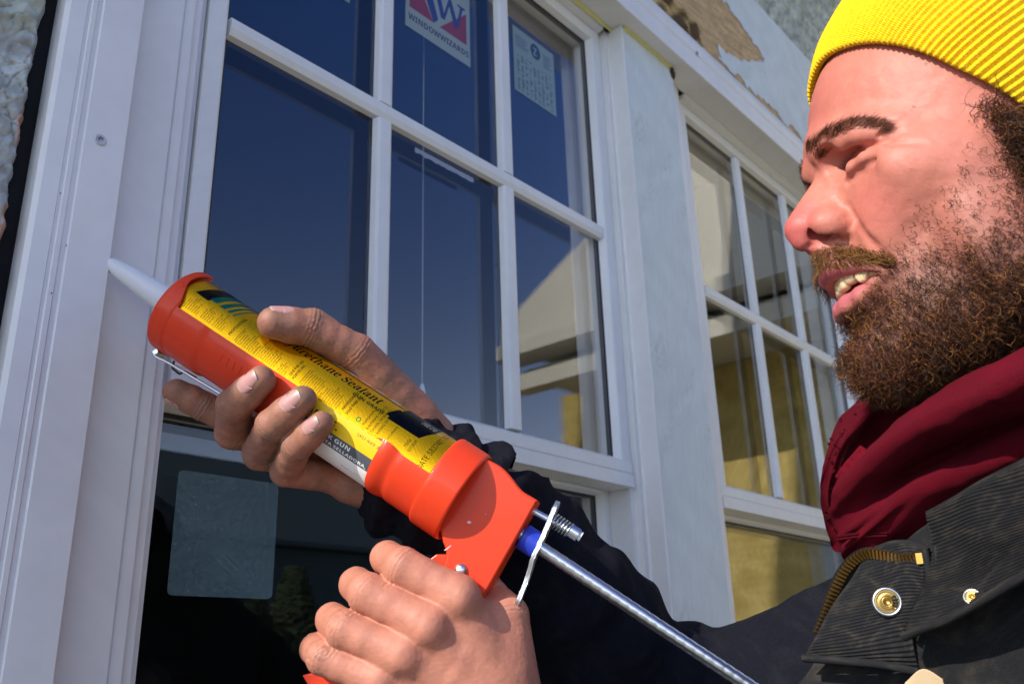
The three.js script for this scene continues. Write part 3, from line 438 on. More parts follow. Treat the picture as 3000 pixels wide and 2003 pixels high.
{
  const bump = texture(512, 512, (u, v) => 0.5 + tile(u, v, 26, 3) * 0.25 + tile(u, v, 80, 6) * 0.25, false); bump.repeat.set(4, 2);
  const foil = new THREE.MeshPhysicalMaterial({ map: foilTex, metalness: 0.86, roughness: 0.27, bumpMap: bump, bumpScale: 0.00012 });
  const g = grid((u, v) => { const x = -223 + u * 212, a = (-5 + v * 190) * R2, r = 26.5; return V(x, r * Math.sin(a), r * Math.cos(a)); }, 40, 90, (u, v, q) => [(q.x + 224) / 214, v]);
  part('foil_label', mm(g), foil, cartridge);
  const tube = new THREE.LatheGeometry([[0, -224], [20, -224], [26, -223.4], [26.3, -222], [26.3, -6], [25, -5], [0, -9]].map(p => new THREE.Vector2(p[0], p[1])).reverse(), 72); tube.rotateZ(-Math.PI / 2); part('tube', mm(tube), mat(0.05, 0.05, 0.055, 0.5), cartridge);
  const nz = new THREE.LatheGeometry([[12.5, -222], [12.5, -232], [10.6, -234], [9.6, -240], [8.0, -262], [6.4, -280], [5.2, -289], [4.6, -291], [2.6, -291.4], [2.4, -284]].map(p => new THREE.Vector2(p[0], p[1])).reverse(), 40); nz.rotateZ(-Math.PI / 2);
  { const p = nz.attributes.position; for (let i = 0; i < p.count; i++) { const x = p.getX(i); if (x < -280) p.setX(i, x + p.getZ(i) * -0.6); } nz.computeVertexNormals(); }
  part('nozzle', mm(nz), new THREE.MeshPhysicalMaterial({ color: col(0.72, 0.74, 0.78), roughness: 0.38, transmission: 0.12, thickness: 0 }), cartridge);
}

// ---------- distance fields to meshes ----------
const smin = (a, b, k) => { const h = Math.max(k - Math.abs(a - b), 0) / k; return Math.min(a, b) - h * h * k * 0.25; };
const smax = (a, b, k) => -smin(-a, -b, k);
function cap(x, y, z, ax, ay, az, ra, bx, by, bz, rb) { const dx = bx - ax, dy = by - ay, dz = bz - az, px = x - ax, py = y - ay, pz = z - az; let t = (px * dx + py * dy + pz * dz) / (dx * dx + dy * dy + dz * dz); t = t < 0 ? 0 : t > 1 ? 1 : t; const qx = px - dx * t, qy = py - dy * t, qz = pz - dz * t; return Math.sqrt(qx * qx + qy * qy + qz * qz) - (ra + (rb - ra) * t); }
function ell(x, y, z, cx, cy, cz, rx, ry, rz) { const a = (x - cx) / rx, b = (y - cy) / ry, c = (z - cz) / rz, k0 = Math.sqrt(a * a + b * b + c * c); if (k0 < 1e-6) return -Math.min(rx, ry, rz); const a2 = a / rx, b2 = b / ry, c2 = c / rz, k1 = Math.sqrt(a2 * a2 + b2 * b2 + c2 * c2); return k0 * (k0 - 1) / k1; }
function chain(x, y, z, pts, k) { let d = 1e9; for (let i = 0; i + 1 < pts.length; i++) { const a = pts[i], b = pts[i + 1], c = cap(x, y, z, a[0], a[1], a[2], a[3], b[0], b[1], b[2], b[3]); d = k ? smin(d, c, k) : Math.min(d, c); } return d; }
// surface nets on a sparse grid; f in any unit, lo/hi corners, cell size
function meshField(f, lo, hi, cell, colorAt, uvAt) {
  const n = [0, 1, 2].map(i => Math.ceil((hi[i] - lo[i]) / cell) + 1), [nx, ny, nz] = n, val = new Float32Array(nx * ny * nz).fill(NaN);
  const at3 = (i, j, k) => { const q = (k * ny + j) * nx + i; let v = val[q]; if (v !== v) { v = f(lo[0] + i * cell, lo[1] + j * cell, lo[2] + k * cell); val[q] = v; } return v; };
  const id = new Int32Array(nx * ny * nz).fill(-1), pos = [], cells = [], B = 8, half = B * cell * 0.5, reach = half * 1.74 * 1.6 + cell;
  for (let bk = 0; bk < nz - 1; bk += B) for (let bj = 0; bj < ny - 1; bj += B) for (let bi = 0; bi < nx - 1; bi += B) {
    if (Math.abs(f(lo[0] + bi * cell + half, lo[1] + bj * cell + half, lo[2] + bk * cell + half)) > reach) continue;
    for (let k = bk; k < Math.min(bk + B, nz - 1); k++) for (let j = bj; j < Math.min(bj + B, ny - 1); j++) for (let i = bi; i < Math.min(bi + B, nx - 1); i++) {
      const c = [at3(i, j, k), at3(i + 1, j, k), at3(i, j + 1, k), at3(i + 1, j + 1, k), at3(i, j, k + 1), at3(i + 1, j, k + 1), at3(i, j + 1, k + 1), at3(i + 1, j + 1, k + 1)];
      let m = 0; for (let q = 0; q < 8; q++) if (c[q] < 0) m |= 1 << q; if (m === 0 || m === 255) continue;
      let sx = 0, sy = 0, sz = 0, s = 0;
      for (let a = 0; a < 8; a++) for (let ax = 0; ax < 3; ax++) { const b = a | (1 << ax); if (b === a) continue; if ((c[a] < 0) !== (c[b] < 0)) { const t = c[a] / (c[a] - c[b]); sx += (a & 1) + (ax === 0 ? t : 0); sy += ((a >> 1) & 1) + (ax === 1 ? t : 0); sz += ((a >> 2) & 1) + (ax === 2 ? t : 0); s++; } }
      id[(k * ny + j) * nx + i] = pos.length / 3; pos.push(lo[0] + (i + sx / s) * cell, lo[1] + (j + sy / s) * cell, lo[2] + (k + sz / s) * cell); cells.push(i, j, k);
    }
  }
  const idx = [], I = (i, j, k) => id[(k * ny + j) * nx + i];
  for (let q = 0; q < cells.length; q += 3) {
    const i = cells[q], j = cells[q + 1], k = cells[q + 2], v0 = at3(i, j, k) < 0;
    const quad = (a, b, c, d, flip) => { if (a < 0 || b < 0 || c < 0 || d < 0) return; if (flip) idx.push(a, c, b, a, d, c); else idx.push(a, b, c, a, c, d); };
    if (j > 0 && k > 0 && v0 !== (at3(i + 1, j, k) < 0)) quad(I(i, j - 1, k - 1), I(i, j, k - 1), I(i, j, k), I(i, j - 1, k), !v0);
    if (i > 0 && k > 0 && v0 !== (at3(i, j + 1, k) < 0)) quad(I(i - 1, j, k - 1), I(i - 1, j, k), I(i, j, k), I(i, j, k - 1), !v0);
    if (i > 0 && j > 0 && v0 !== (at3(i, j, k + 1) < 0)) quad(I(i - 1, j - 1, k), I(i, j - 1, k), I(i, j, k), I(i - 1, j, k), !v0);
  }
  const N = pos.length / 3, nor = new Float32Array(N * 3), colr = colorAt ? new Float32Array(N * 3) : null, uv = new Float32Array(N * 2), e = cell * 0.5;
  for (let q = 0; q < N; q++) {
    let x = pos[q * 3], y = pos[q * 3 + 1], z = pos[q * 3 + 2];
    let gx = f(x + e, y, z) - f(x - e, y, z), gy = f(x, y + e, z) - f(x, y - e, z), gz = f(x, y, z + e) - f(x, y, z - e), l = Math.hypot(gx, gy, gz) || 1; gx /= l; gy /= l; gz /= l;
    const d = clamp(f(x, y, z) * (2 * e) / Math.max(l, e), -cell * 0.6, cell * 0.6); x -= gx * d; y -= gy * d; z -= gz * d; pos[q * 3] = x; pos[q * 3 + 1] = y; pos[q * 3 + 2] = z;
    nor[q * 3] = gx; nor[q * 3 + 1] = gy; nor[q * 3 + 2] = gz;
    if (colr) { const c = colorAt(x, y, z, gx, gy, gz); colr[q * 3] = c[0]; colr[q * 3 + 1] = c[1]; colr[q * 3 + 2] = c[2]; }
    const w = uvAt ? uvAt(x, y, z, gx, gy, gz) : [x, y]; uv[q * 2] = w[0]; uv[q * 2 + 1] = w[1];
  }
  const g = new THREE.BufferGeometry(); g.setAttribute('position', new THREE.Float32BufferAttribute(pos, 3)); g.setAttribute('normal', new THREE.BufferAttribute(nor, 3)); g.setAttribute('uv', new THREE.BufferAttribute(uv, 2)); if (colr) g.setAttribute('color', new THREE.BufferAttribute(colr, 3)); g.setIndex(idx); return g;
}
// hair: many thin three-sided tubes in one mesh. strands: {p: [Vector3...], r, c: [r, g, b]}
function hairGeometry(strands) {
  let nv = 0, ni = 0; for (const s of strands) { nv += s.p.length * 3; ni += (s.p.length - 1) * 18; }
  const pos = new Float32Array(nv * 3), nor = new Float32Array(nv * 3), co = new Float32Array(nv * 3), uv = new Float32Array(nv * 2), idx = new Uint32Array(ni); let o = 0, q = 0; const t = V(), a = V(), b = V(), w = V();
  for (const s of strands) {
    const n = s.p.length;
    for (let i = 0; i < n; i++) {
      t.copy(s.p[Math.min(i + 1, n - 1)]).sub(s.p[Math.max(i - 1, 0)]).normalize(); a.set(0.31, 0.87, 0.38).cross(t).normalize(); b.copy(t).cross(a);
      const r = s.r * (1 - 0.75 * Math.pow(i / (n - 1), 2));
      for (let k = 0; k < 3; k++) { const an = k * 2.0944; w.copy(a).multiplyScalar(Math.cos(an)).addScaledVector(b, Math.sin(an)); const m = (o + i * 3 + k) * 3; pos[m] = s.p[i].x + w.x * r; pos[m + 1] = s.p[i].y + w.y * r; pos[m + 2] = s.p[i].z + w.z * r; nor[m] = w.x; nor[m + 1] = w.y; nor[m + 2] = w.z; co[m] = s.c[0]; co[m + 1] = s.c[1]; co[m + 2] = s.c[2]; }
      if (i < n - 1) for (let k = 0; k < 3; k++) { const A = o + i * 3 + k, B2 = o + i * 3 + (k + 1) % 3, C = A + 3, D = B2 + 3; idx[q++] = A; idx[q++] = B2; idx[q++] = D; idx[q++] = A; idx[q++] = D; idx[q++] = C; }
    }
    o += n * 3;
  }
  const g = new THREE.BufferGeometry(); g.setAttribute('position', new THREE.BufferAttribute(pos, 3)); g.setAttribute('normal', new THREE.BufferAttribute(nor, 3)); g.setAttribute('color', new THREE.BufferAttribute(co, 3)); g.setAttribute('uv', new THREE.BufferAttribute(uv, 2)); g.setIndex(new THREE.BufferAttribute(idx, 1)); return g;
}
// roots spread over a mesh with a density (per square unit); f(p, n) gives it
function scatter(g, density, R, visit) {
  const p = g.attributes.position, n = g.attributes.normal, ix = g.index.array, a = V(), b = V(), c = V(), u = V(), v = V(), nn = V(), q = V();
  for (let i = 0; i < ix.length; i += 3) {
    a.fromBufferAttribute(p, ix[i]); b.fromBufferAttribute(p, ix[i + 1]); c.fromBufferAttribute(p, ix[i + 2]); nn.fromBufferAttribute(n, ix[i]);
    const den = density(a, nn); if (den <= 0) continue;
    u.copy(b).sub(a); v.copy(c).sub(a); let want = u.clone().cross(v).length() * 0.5 * den;
    while (want > 0) { if (want < 1 && R() > want) break; want -= 1; let s = R(), t = R(); if (s + t > 1) { s = 1 - s; t = 1 - t; } q.copy(a).addScaledVector(u, s).addScaledVector(v, t); visit(q.clone(), nn.clone()); }
  }
}

// ---------- the man ----------
const man = thing('person', 'bearded person in yellow knit beanie, maroon hoodie and dark jacket holding a caulking gun', 'person');
// head axes (millimetres): x out of the face, y up, z to its left
const HEAD = { o: V(0.50977, EYE + 0.228, 0.48493), F: V(-0.54464, 0, -0.83867), L: V(-0.83867, 0, 0.54464) };
const headMatrix = new THREE.Matrix4().makeBasis(HEAD.F, V(0, 1, 0), HEAD.L).scale(V(0.001, 0.001, 0.001)).setPosition(HEAD.o);
function headPlace(g) { g.applyMatrix4(headMatrix); if (g.index) { const ix = g.index.array; for (let q = 0; q < ix.length; q += 3) { const t = ix[q]; ix[q] = ix[q + 1]; ix[q + 1] = t; } } return g; }      // the head's axes are left-handed
const head3 = (x, y, z) => V(x, y, z).applyMatrix4(headMatrix);
function headField(x, y, zz) {
  const z = Math.abs(zz);
  let d = ell(x, y, z, 5, 55, 0, 92, 84, 75);
  d = smin(d, ell(x, y, z, 41, 2, 0, 50, 56, 56), 22);                         // middle of the face
  d = smin(d, ell(x, y, z, 45, -48, 0, 45, 44, 44), 20);                       // round the mouth
  d = smin(d, cap(x, y, z, 14, -58, 50, 11, 76, -84, 10, 14), 20);             // jaw
  d = smin(d, ell(x, y, z, 82, -82, 0, 15, 14, 16), 14);                       // chin
  d = smin(d, ell(x, y, z, 26, -26, 52, 26, 40, 14), 18);                      // cheek muscle
  d = smin(d, cap(x, y, z, -22, -60, 0, 50, -48, -175, 0, 58), 16);            // neck
  // brow ridge and glabella
  d = smin(d, chain(x, y, z, [[91, 46, 0, 10.3], [92.5, 38, 12, 9.5], [88, 34.5, 25, 9.2], [79.5, 31, 38, 8.4], [66, 24.5, 48.5, 6.5]], 4), 9);
  // eye socket
  d = smax(d, -ell(x, y, z, 96, 22.5, 21, 22, 11, 10.5), 3);
  d = smax(d, -ell(x, y, z, 92, 23.5, 29, 14, 6.5, 9), 3);
  d = smax(d, -ell(x, y, z, 90, 18.5, 36, 13, 8, 13), 6);
  // squeezed lids over the eyeball
  d = smin(d, ell(x, y, z, 67, 19.5, 32, 13.5, 12, 14), 4);
  d = smin(d, chain(x, y, z, [[90, 31, 25, 2.6], [88.5, 29.4, 32, 4.4], [83, 27, 41, 4.8], [74.5, 22.2, 50, 3.6]], 2), 4);   // upper lid fold
  d = smin(d, chain(x, y, z, [[85, 13.5, 21, 2.6], [85, 14.2, 30, 4.2], [81, 13.6, 39.5, 4.2], [75, 11.8, 48.5, 3.0]], 2), 4);   // lower lid roll
  // cheek bone and raised cheek
  d = smin(d, ell(x, y, z, 64, -9, 38, 18, 16, 15), 11);
  d = smin(d, ell(x, y, z, 54, 2, 53, 24, 13, 10), 14);
  d = smin(d, ell(x, y, z, 72, -18, 29, 13, 17, 11), 9);
  // slit between the lids, crease under the roll, crow's feet
  d = smax(d, -chain(x, y, z, [[89, 23, 19, 1.0], [89, 21.6, 29, 1.5], [85, 20, 38, 1.4], [78.5, 17, 47, 1.0], [73, 14.8, 54, 0.5]]), 2.2);
  d = smax(d, -chain(x, y, z, [[88.6, 9.5, 24, 1.0], [87.2, 9.2, 32, 1.1], [82.6, 8.6, 43, 0.7], [78, 6, 51, 0.1]]), 3.2);
  d = smax(d, -chain(x, y, z, [[75, 16, 53, 0.8], [67, 16.8, 60, 0.5], [60, 17.8, 64.5, 0.3]]), 4);
  d = smax(d, -chain(x, y, z, [[74, 12, 55.5, 0.6], [67, 8.5, 61, 0.4], [61, 6, 65, 0.2]]), 4);
  d = smax(d, -chain(x, y, z, [[76, 20, 51, 0.5], [68, 23, 57.5, 0.4], [61, 27, 62, 0.2]]), 4);
  // nose
  let s = cap(x, y, z, 89.5, 28, 0, 6.2, 109.3, -4.4, 0, 10.2);
  s = smin(s, cap(x, y, z, 85, 20, 6, 7, 98, -5, 7.5, 8.5), 8);
  s = smin(s, ell(x, y, z, 96.5, -8.4, 13.2, 11.2, 8.8, 7.2), 4);
  s = smin(s, cap(x, y, z, 110.5, -12.8, 0, 4.6, 100, -16.5, 0, 4), 5);
  d = smin(d, s, 6);
  d = smax(d, -chain(x, y, z, [[108.5, -18.4, 5.2, 3.0], [103, -17.6, 8.8, 4.8], [97, -16.4, 11.4, 3.8]]), 1.0);
  d = smax(d, -ell(x, y, z, 102.5, -10, 7.6, 6.5, 8, 4.6), 1.5);
  d = smax(d, -chain(x, y, z, [[100, 3, 17.4, 0.5], [90, -3, 20.4, 1.3], [86.6, -11, 20.8, 1.3], [91, -17, 18, 0.6]]), 3);          // crease round the wing
  // lips
  d = smin(d, chain(x, y, z, [[96, -22, 0, 7.5], [96.5, -29, 6, 6.5]], 3), 8);
  d = smin(d, chain(x, y, z, [[99.8, -33, 0, 5.2], [98, -33.4, 7, 5.1], [92.5, -36.3, 16, 4.6], [86, -40.5, 24, 3.2], [80, -45.5, 30, 1.6]], 2), 5);
  d = smin(d, chain(x, y, z, [[94.6, -54.4, 0, 6.0], [93, -54.4, 7, 5.8], [88.5, -53, 16, 5.0], [83, -50, 24, 3.4], [79, -47.5, 29.5, 1.6]], 2), 5);
  d = smax(d, -chain(x, y, z, [[95, -42.8, 0, 4.4], [90, -43.6, 12, 4.3], [86, -45.2, 21, 3.2], [81.5, -46.8, 29, 0.8]], 2), 2.0);
  d = smax(d, -ell(x, y, z, 74, -43, 0, 22, 6.5, 22), 3);
  // fold from the nose to the corner of the mouth
  d = smax(d, -chain(x, y, z, [[90, -9, 21.6, 1.0], [87.5, -20, 26.6, 1.4], [82.5, -33, 31, 1.2], [78, -44, 32, 0.8]]), 4.5);
  d = smax(d, -cap(x, y, z, 97, -68, 0, 4, 93, -68, 14, 3), 8);
  // ear
  d = smin(d, chain(x, y, z, [[6, 20, 74, 4], [-8, 30, 84, 4], [-20, 20, 88, 4], [-16, -4, 84, 4.5], [-4, -22, 76, 5.5]], 3), 4);
  d = smin(d, ell(x, y, z, -8, 4, 76, 12, 22, 5), 5);
  return d;
}
const headDetail = (x, y, z) => headField(x, y, z) - 0.22 * noise(x * 0.16, y * 0.16, z * 0.16) - (x > 30 ? 0.10 * noise(x * 0.55, y * 0.8, z * 0.55) : 0);
// where hair grows: 0..1
const beardAt = (x, y, zz) => {
  const z = Math.abs(zz);
  const K = [[-20, 30], [28, 16], [35, 4], [41, -3], [50, -14], [63.5, -20], [72, -27], [79, -38], [86, -44], [130, -46]]; let line = 30; for (let i = 0; i + 1 < K.length; i++) if (x >= K[i][0]) line = lerp(K[i][1], K[i + 1][1], clamp((x - K[i][0]) / (K[i + 1][0] - K[i][0])));        // upper edge of the beard along the cheek
  let b = sstep(line + 8, line - 14, y);
  const lip = sstep(19, 13, Math.hypot((z) * 0.62, (y + 45) * 1.05 + (z > 10 ? (z - 10) * 0.2 : 0))) * (x > 74 ? 1 : 0);     // round the mouth stays bare
  b *= 1 - lip; if (y < -60 && z < 20 && x > 80) b = Math.max(b, 0.9); if (z > 30 && z < 42 && y < -34 && x > 66) b = Math.max(b, 0.95);
  b *= sstep(-135, -112, y) * sstep(-6, 12, x);
  return b;
};
const tacheAt = (x, y, zz) => { const z = Math.abs(zz); const lo = -31.6 - Math.max(0, z - 8) * 0.42, hi = -19.5 - Math.max(0, z - 9) * 0.75; return x > 76 && y < hi && y > lo - 1.5 && z < 33 ? 1 : 0; };
const skin = (x, y, z) => {
  const az = Math.abs(z); let r = 0.52, g = 0.178, b = 0.128; const k = 1 + 0.07 * noise(x * 0.09, y * 0.09, z * 0.09) + 0.06 * noise(x * 0.35, y * 0.35, z * 0.35) + 0.05 * noise(x * 1.1, y * 1.1, z * 1.1);
  const red = sstep(26, 6, Math.hypot(x - 112, y + 6, az)) * 0.9 + sstep(24, 8, Math.hypot(x - 78, y + 12, az - 36)) * 0.35 + sstep(40, 15, Math.hypot(x - 92, y - 66, az)) * 0.35;
  g *= 1 - 0.36 * red; b *= 1 - 0.2 * red;
  const up = sstep(3.2, 1.2, chain(x, y, az, [[103.2, -34.6, 0, 1.2], [100.5, -35, 8, 1.2], [94.5, -38, 16, 1], [83.5, -44.5, 26, 0.6]])), low = sstep(4.2, 1.8, chain(x, y, az, [[98.5, -52, 0, 2.4], [96.5, -52, 8, 2.2], [90.5, -51.5, 16, 1.8], [81.5, -47.8, 25, 0.6]])), lip = Math.max(up, low);
  r = lerp(r, 0.46, lip); g = lerp(g, 0.115, lip); b = lerp(b, 0.13, lip);
  const mouth = sstep(-1, -4, chain(x, y, az, [[92, -43, 0, 4], [84, -44, 18, 4]])); r = lerp(r, 0.24, mouth); g = lerp(g, 0.05, mouth); b = lerp(b, 0.05, mouth);
  const st = Math.max(beardAt(x, y, z) * lerp(0.35, 0.9, sstep(-30, -65, y)), tacheAt(x, y, z) * 0.5); r = lerp(r, 0.15, st); g = lerp(g, 0.06, st); b = lerp(b, 0.04, st);
  const moles = [[52, 50, 62, 0.9], [66, -2, 55, 0.5], [60, 30, 61, 0.5]]; let mo = 0; for (const m of moles) mo = Math.max(mo, sstep(m[3] + 0.5, m[3] * 0.5, Math.hypot(x - m[0], y - m[1]) + (z < 20 ? 9 : 0))); r *= 1 - 0.5 * mo; g *= 1 - 0.6 * mo; b *= 1 - 0.6 * mo;
  return [r * k, g * k, b * k];
};
const skinBump = (() => {                            // fine diamond creases and pores, repeating
  const n = 48, pts = [], R = rng(41); for (let i = 0; i < n * n; i++) pts.push([R(), R()]);
  return texture(512, 512, (u, v) => { const x = u * n, y = v * n, ix = Math.floor(x), iy = Math.floor(y); let a = 9, b = 9; for (let i = -1; i <= 1; i++) for (let j = -1; j <= 1; j++) { const p = pts[((iy + j + n) % n) * n + (ix + i + n) % n], d = Math.hypot(ix + i + p[0] - x, iy + j + p[1] - y); if (d < a) { b = a; a = d; } else if (d < b) b = d; } return 0.45 + 0.3 * sstep(0, 0.5, b - a) + tile(u, v, 90, 3) * 0.35; }, false);
})();
M.skin = new THREE.MeshPhysicalMaterial({ vertexColors: true, roughness: 0.50, bumpMap: skinBump, bumpScale: 0.00009, sheen: 0.25, sheenRoughness: 0.6, sheenColor: col(0.6, 0.25, 0.18), specularIntensity: 0.7 });
const headGeo = meshField(headDetail, [-100, -165, -92], [126, 145, 92], 1.35, skin, (x, y, z) => [(Math.atan2(z, x - 20) * 75) * 0.02, y * 0.02]);
const bodyGeos = [headGeo];
// upper teeth
{
  const tg = []; const arc = a => [71 + 23 * Math.cos(a), 25.5 * Math.sin(a)], R = rng(7);
  let a = 0.175; const widths = [8.6, 6.8, 7.6, 7, 7, 9];
  for (const sgn of [1, -1]) { let s = 0; widths.forEach((w, i) => { const mid = (s + w / 2) / 24; s += w; const [cx, cz] = arc(mid), h = [10.4, 9.4, 10.2, 8.6, 8, 7.5][i]; const g = new THREE.SphereGeometry(1, 16, 12), p = g.attributes.position; for (let q = 0; q < p.count; q++) { const f = t => Math.sign(t) * Math.pow(Math.abs(t), 0.6); let X = f(p.getX(q)) * 3, Yy = f(p.getY(q)) * h / 2, Z = f(p.getZ(q)) * w * 0.56; if (Yy < -h * 0.3 && i === 2) Z *= 0.75; p.setXYZ(q, X, Yy, Z * (1 - 0.08 * (Yy / h + 0.5))); } g.computeVertexNormals(); g.rotateY(-mid); g.translate(cx, -34.6 - h / 2 + (i === 1 ? 0.6 : 0) - mid * 2.4, cz * 1); if (sgn < 0) { g.scale(1, 1, -1); const ix = g.index.array; for (let q = 0; q < ix.length; q += 3) { const t = ix[q]; ix[q] = ix[q + 1]; ix[q + 1] = t; } g.computeVertexNormals(); } tg.push([g, i]); }); }
  for (const [g] of tg) { headPlace(g); part('tooth', g, M.tooth ??= new THREE.MeshPhysicalMaterial({ color: col(0.82, 0.63, 0.37), roughness: 0.28, clearcoat: 0.5 }), man); }
}
// eyes behind the narrowed lids
for (const s of [1, -1]) { const g = new THREE.SphereGeometry(11, 24, 16); g.translate(68, 19.5, 32.5 * s); headPlace(g); part('eye', g, M.eye ??= mat(0.2, 0.16, 0.14, 0.15), man); }

// ---------- hands, in the gun's axes (millimetres) ----------
const handMatrix = gunMatrix.clone().scale(V(0.001, 0.001, 0.001));
const v3 = a => V(a[0], a[1], a[2]);
// a finger: joints [x, y, z, r] from knuckle to tip, with fuller flesh between the joints and creases over them
function fingerNodes(j) { const out = []; for (let i = 0; i + 1 < j.length; i++) { const a = j[i], b = j[i + 1]; out.push(a); const last = i === j.length - 2; for (const t of last ? [0.5] : [0.35, 0.65]) out.push([0, 1, 2].map(k => lerp(a[k], b[k], t)).concat(lerp(a[3], b[3], t) * (last ? 1.05 : 0.955))); } out.push(j[j.length - 1]); return out; }
function handField(h) {
  const F = h.fingers.map(f => ({ n: fingerNodes(f), j: f, box: f.reduce((b, p) => [Math.min(b[0], p[0]), Math.min(b[1], p[1]), Math.min(b[2], p[2]), Math.max(b[3], p[0]), Math.max(b[4], p[1]), Math.max(b[5], p[2])], [1e9, 1e9, 1e9, -1e9, -1e9, -1e9]) }));
  const wr = []; for (const f of h.fingers) for (let i = 1; i < f.length - 1; i++) { const d = v3(f[i + 1]).sub(v3(f[i - 1])).normalize(); wr.push([f[i][0], f[i][1], f[i][2], d.x, d.y, d.z, f[i][3]]); }
  return (x, y, z) => {
    let p = 1e9; for (const c of h.palm) p = smin(p, cap(x, y, z, ...c[0], ...c[1]), h.kp ?? 9);
    for (const c of h.bumps ?? []) p = smin(p, cap(x, y, z, ...c[0], ...c[1]), 5);
    for (const c of h.dents ?? []) p = smax(p, -cap(x, y, z, ...c[0], ...c[1]), 6);
    let f = 1e9;
    for (const q of F) { const b = q.box, dx = Math.max(b[0] - x, 0, x - b[3]), dy = Math.max(b[1] - y, 0, y - b[4]), dz = Math.max(b[2] - z, 0, z - b[5]), far = Math.sqrt(dx * dx + dy * dy + dz * dz) - 13; if (far > 6 && far > f) continue; const c = far > 14 ? far : chain(x, y, z, q.n, 1.2); f = smin(f, c, 1.6); }
    let d = smin(p, f, 7);
    if (d < 4 && d > -4) { for (const w of wr) { const px = x - w[0], py = y - w[1], pz = z - w[2], s = px * w[3] + py * w[4] + pz * w[5]; if (s > 9 || s < -9) continue; const r2 = px * px + py * py + pz * pz; if (r2 > 300) continue; d += 0.20 * Math.cos(s * 2.5 + noise(x * 0.25, y * 0.25, z * 0.25) * 2.5) * Math.exp(-s * s / 14); } d -= 0.25 * noise(x * 0.12, y * 0.12, z * 0.12) + 0.10 * noise(x * 0.5, y * 0.5, z * 0.5); }
    return d;
  };
}
// right hand: round the cartridge from the far side, thumb over the top
const rightHand = {
  fingers: [
    [[-128, -16, -40, 11], [-158, -41, -31, 10.6], [-184, -44, -16, 9.8], [-200, -45.5, -5, 8.6]],                       // forefinger laid along under the cradle
    [[-112, -22, -40, 12], [-151, -46, -4, 11.4], [-148, -30, 24.5, 10.8], [-138.5, -8.5, 35.0, 8.9]],
    [[-92, -27, -39, 11.5], [-127, -47, -2, 11], [-118.5, -27, 28.0, 10.4], [-109.5, -4.5, 35.6, 8.6]],
    [[-76, -31, -35, 10.5], [-105, -47, 0, 9.8], [-99.5, -29.5, 24.5, 9.2], [-91.5, -10, 34.2, 7.6]],
    [[-62, 26, -34, 14], [-112, 39, -2, 12.6], [-141, 35, 15, 11.8], [-157, 25, 27.5, 10.2]],                           // thumb
  ],
  palm: [[[-128, -16, -42, 12], [-28, 4, -58, 21]], [[-112, -22, -42, 13], [-30, -2, -58, 21]], [[-92, -28, -41, 13], [-32, -8, -56, 20]], [[-76, -32, -38, 12], [-34, -12, -54, 20]], [[-112, 38, -12, 12], [-50, 20, -44, 18]], [[-95, 10, -46, 14], [-50, 8, -50, 18]], [[-72, -34, -28, 11], [-44, -22, -42, 15]], [[-28, 0, -58, 22], [26, 16, -84, 25]]],
  bumps: [[[-142, 41, 12, 6.5], [-137, 41, 10, 6]]],
};
// left hand: squeezing the trigger, its back to the camera
const leftHand = {
  fingers: [
    [[31, -48, 20, 11.6], [-6, -52.5, 20.5, 11.6], [-20, -55, 3, 10], [-9, -57, -16, 8.6]],
    [[25, -70, 24, 11.8], [-14.5, -75.5, 21.5, 11.8], [-27, -78, 2, 10.2], [-14, -80, -17, 8.8]],
    [[22, -91, 24, 11.3], [-14, -99, 22, 11.3], [-27, -102, 4, 9.8], [-14, -104, -15, 8.5]],
    [[18, -110, 21, 10.3], [-16, -118.5, 19, 10.2], [-26, -121, 4, 8.8], [-16, -123, -11, 7.6]],
    [[76, -70, -4, 14], [58, -45, -6, 12.5], [36, -38, -24, 10], [8, -46, -26, 8.8]],
  ],
  palm: [[[30, -50, 18, 11.5], [90, -90, -8, 20]], [[25, -71, 21, 12], [90, -95, -4, 20]], [[22, -92, 21, 12], [90, -99, -4, 20]], [[18, -111, 18, 11], [88, -105, -6, 19]], [[58, -46, -6, 13], [86, -84, -6, 20]], [[46, -56, 2, 13], [70, -76, 0, 17]], [[90, -98, -6, 23], [130, -146, -6, 26]]],
  bumps: [[[32, -49.5, 23.5, 8], [30, -50, 23.5, 7.5]], [[26, -71, 27.5, 8.6], [22, -71.5, 27, 7.6]], [[22.5, -92, 27, 8], [19, -93, 26, 7]], [[18.5, -110.5, 23, 7], [16, -111, 22.5, 6.4]]],
  dents: [[[37, -60, 34, 2.4], [48, -68, 30, 2.4]], [[34, -81.5, 36, 2.8], [48, -84, 31, 2.6]], [[30, -101, 34, 2.4], [42, -101, 30, 2.4]]],
};
const nailSpots = [];
function handMesh(h, lo, hi, tone, dirt) { const f = handField(h); return meshField(f, lo, hi, 1.1, (x, y, z, nx, ny, nz) => { const k = 1 + 0.10 * noise(x * 0.1, y * 0.1, z * 0.1) + 0.08 * noise(x * 0.4, y * 0.4, z * 0.4) + 0.07 * noise(x * 1.2, y * 1.2, z * 1.2); const d = clamp(dirt(x, y, z)), c = [lerp(tone[0], 0.17, d) * k, lerp(tone[1], 0.105, d) * k, lerp(tone[2], 0.072, d) * k]; return c; }, (x, y, z) => [(x + z * 0.6) * 0.03, (y - z * 0.5) * 0.03]); }
const nailDirt = (h, x, y, z) => { let m = 0; for (const f of h.fingers) { const t = f[f.length - 1], r = Math.hypot(x - t[0], y - t[1], z - t[2]); m = Math.max(m, sstep(13, 7, r) * 0.6); } return m; };
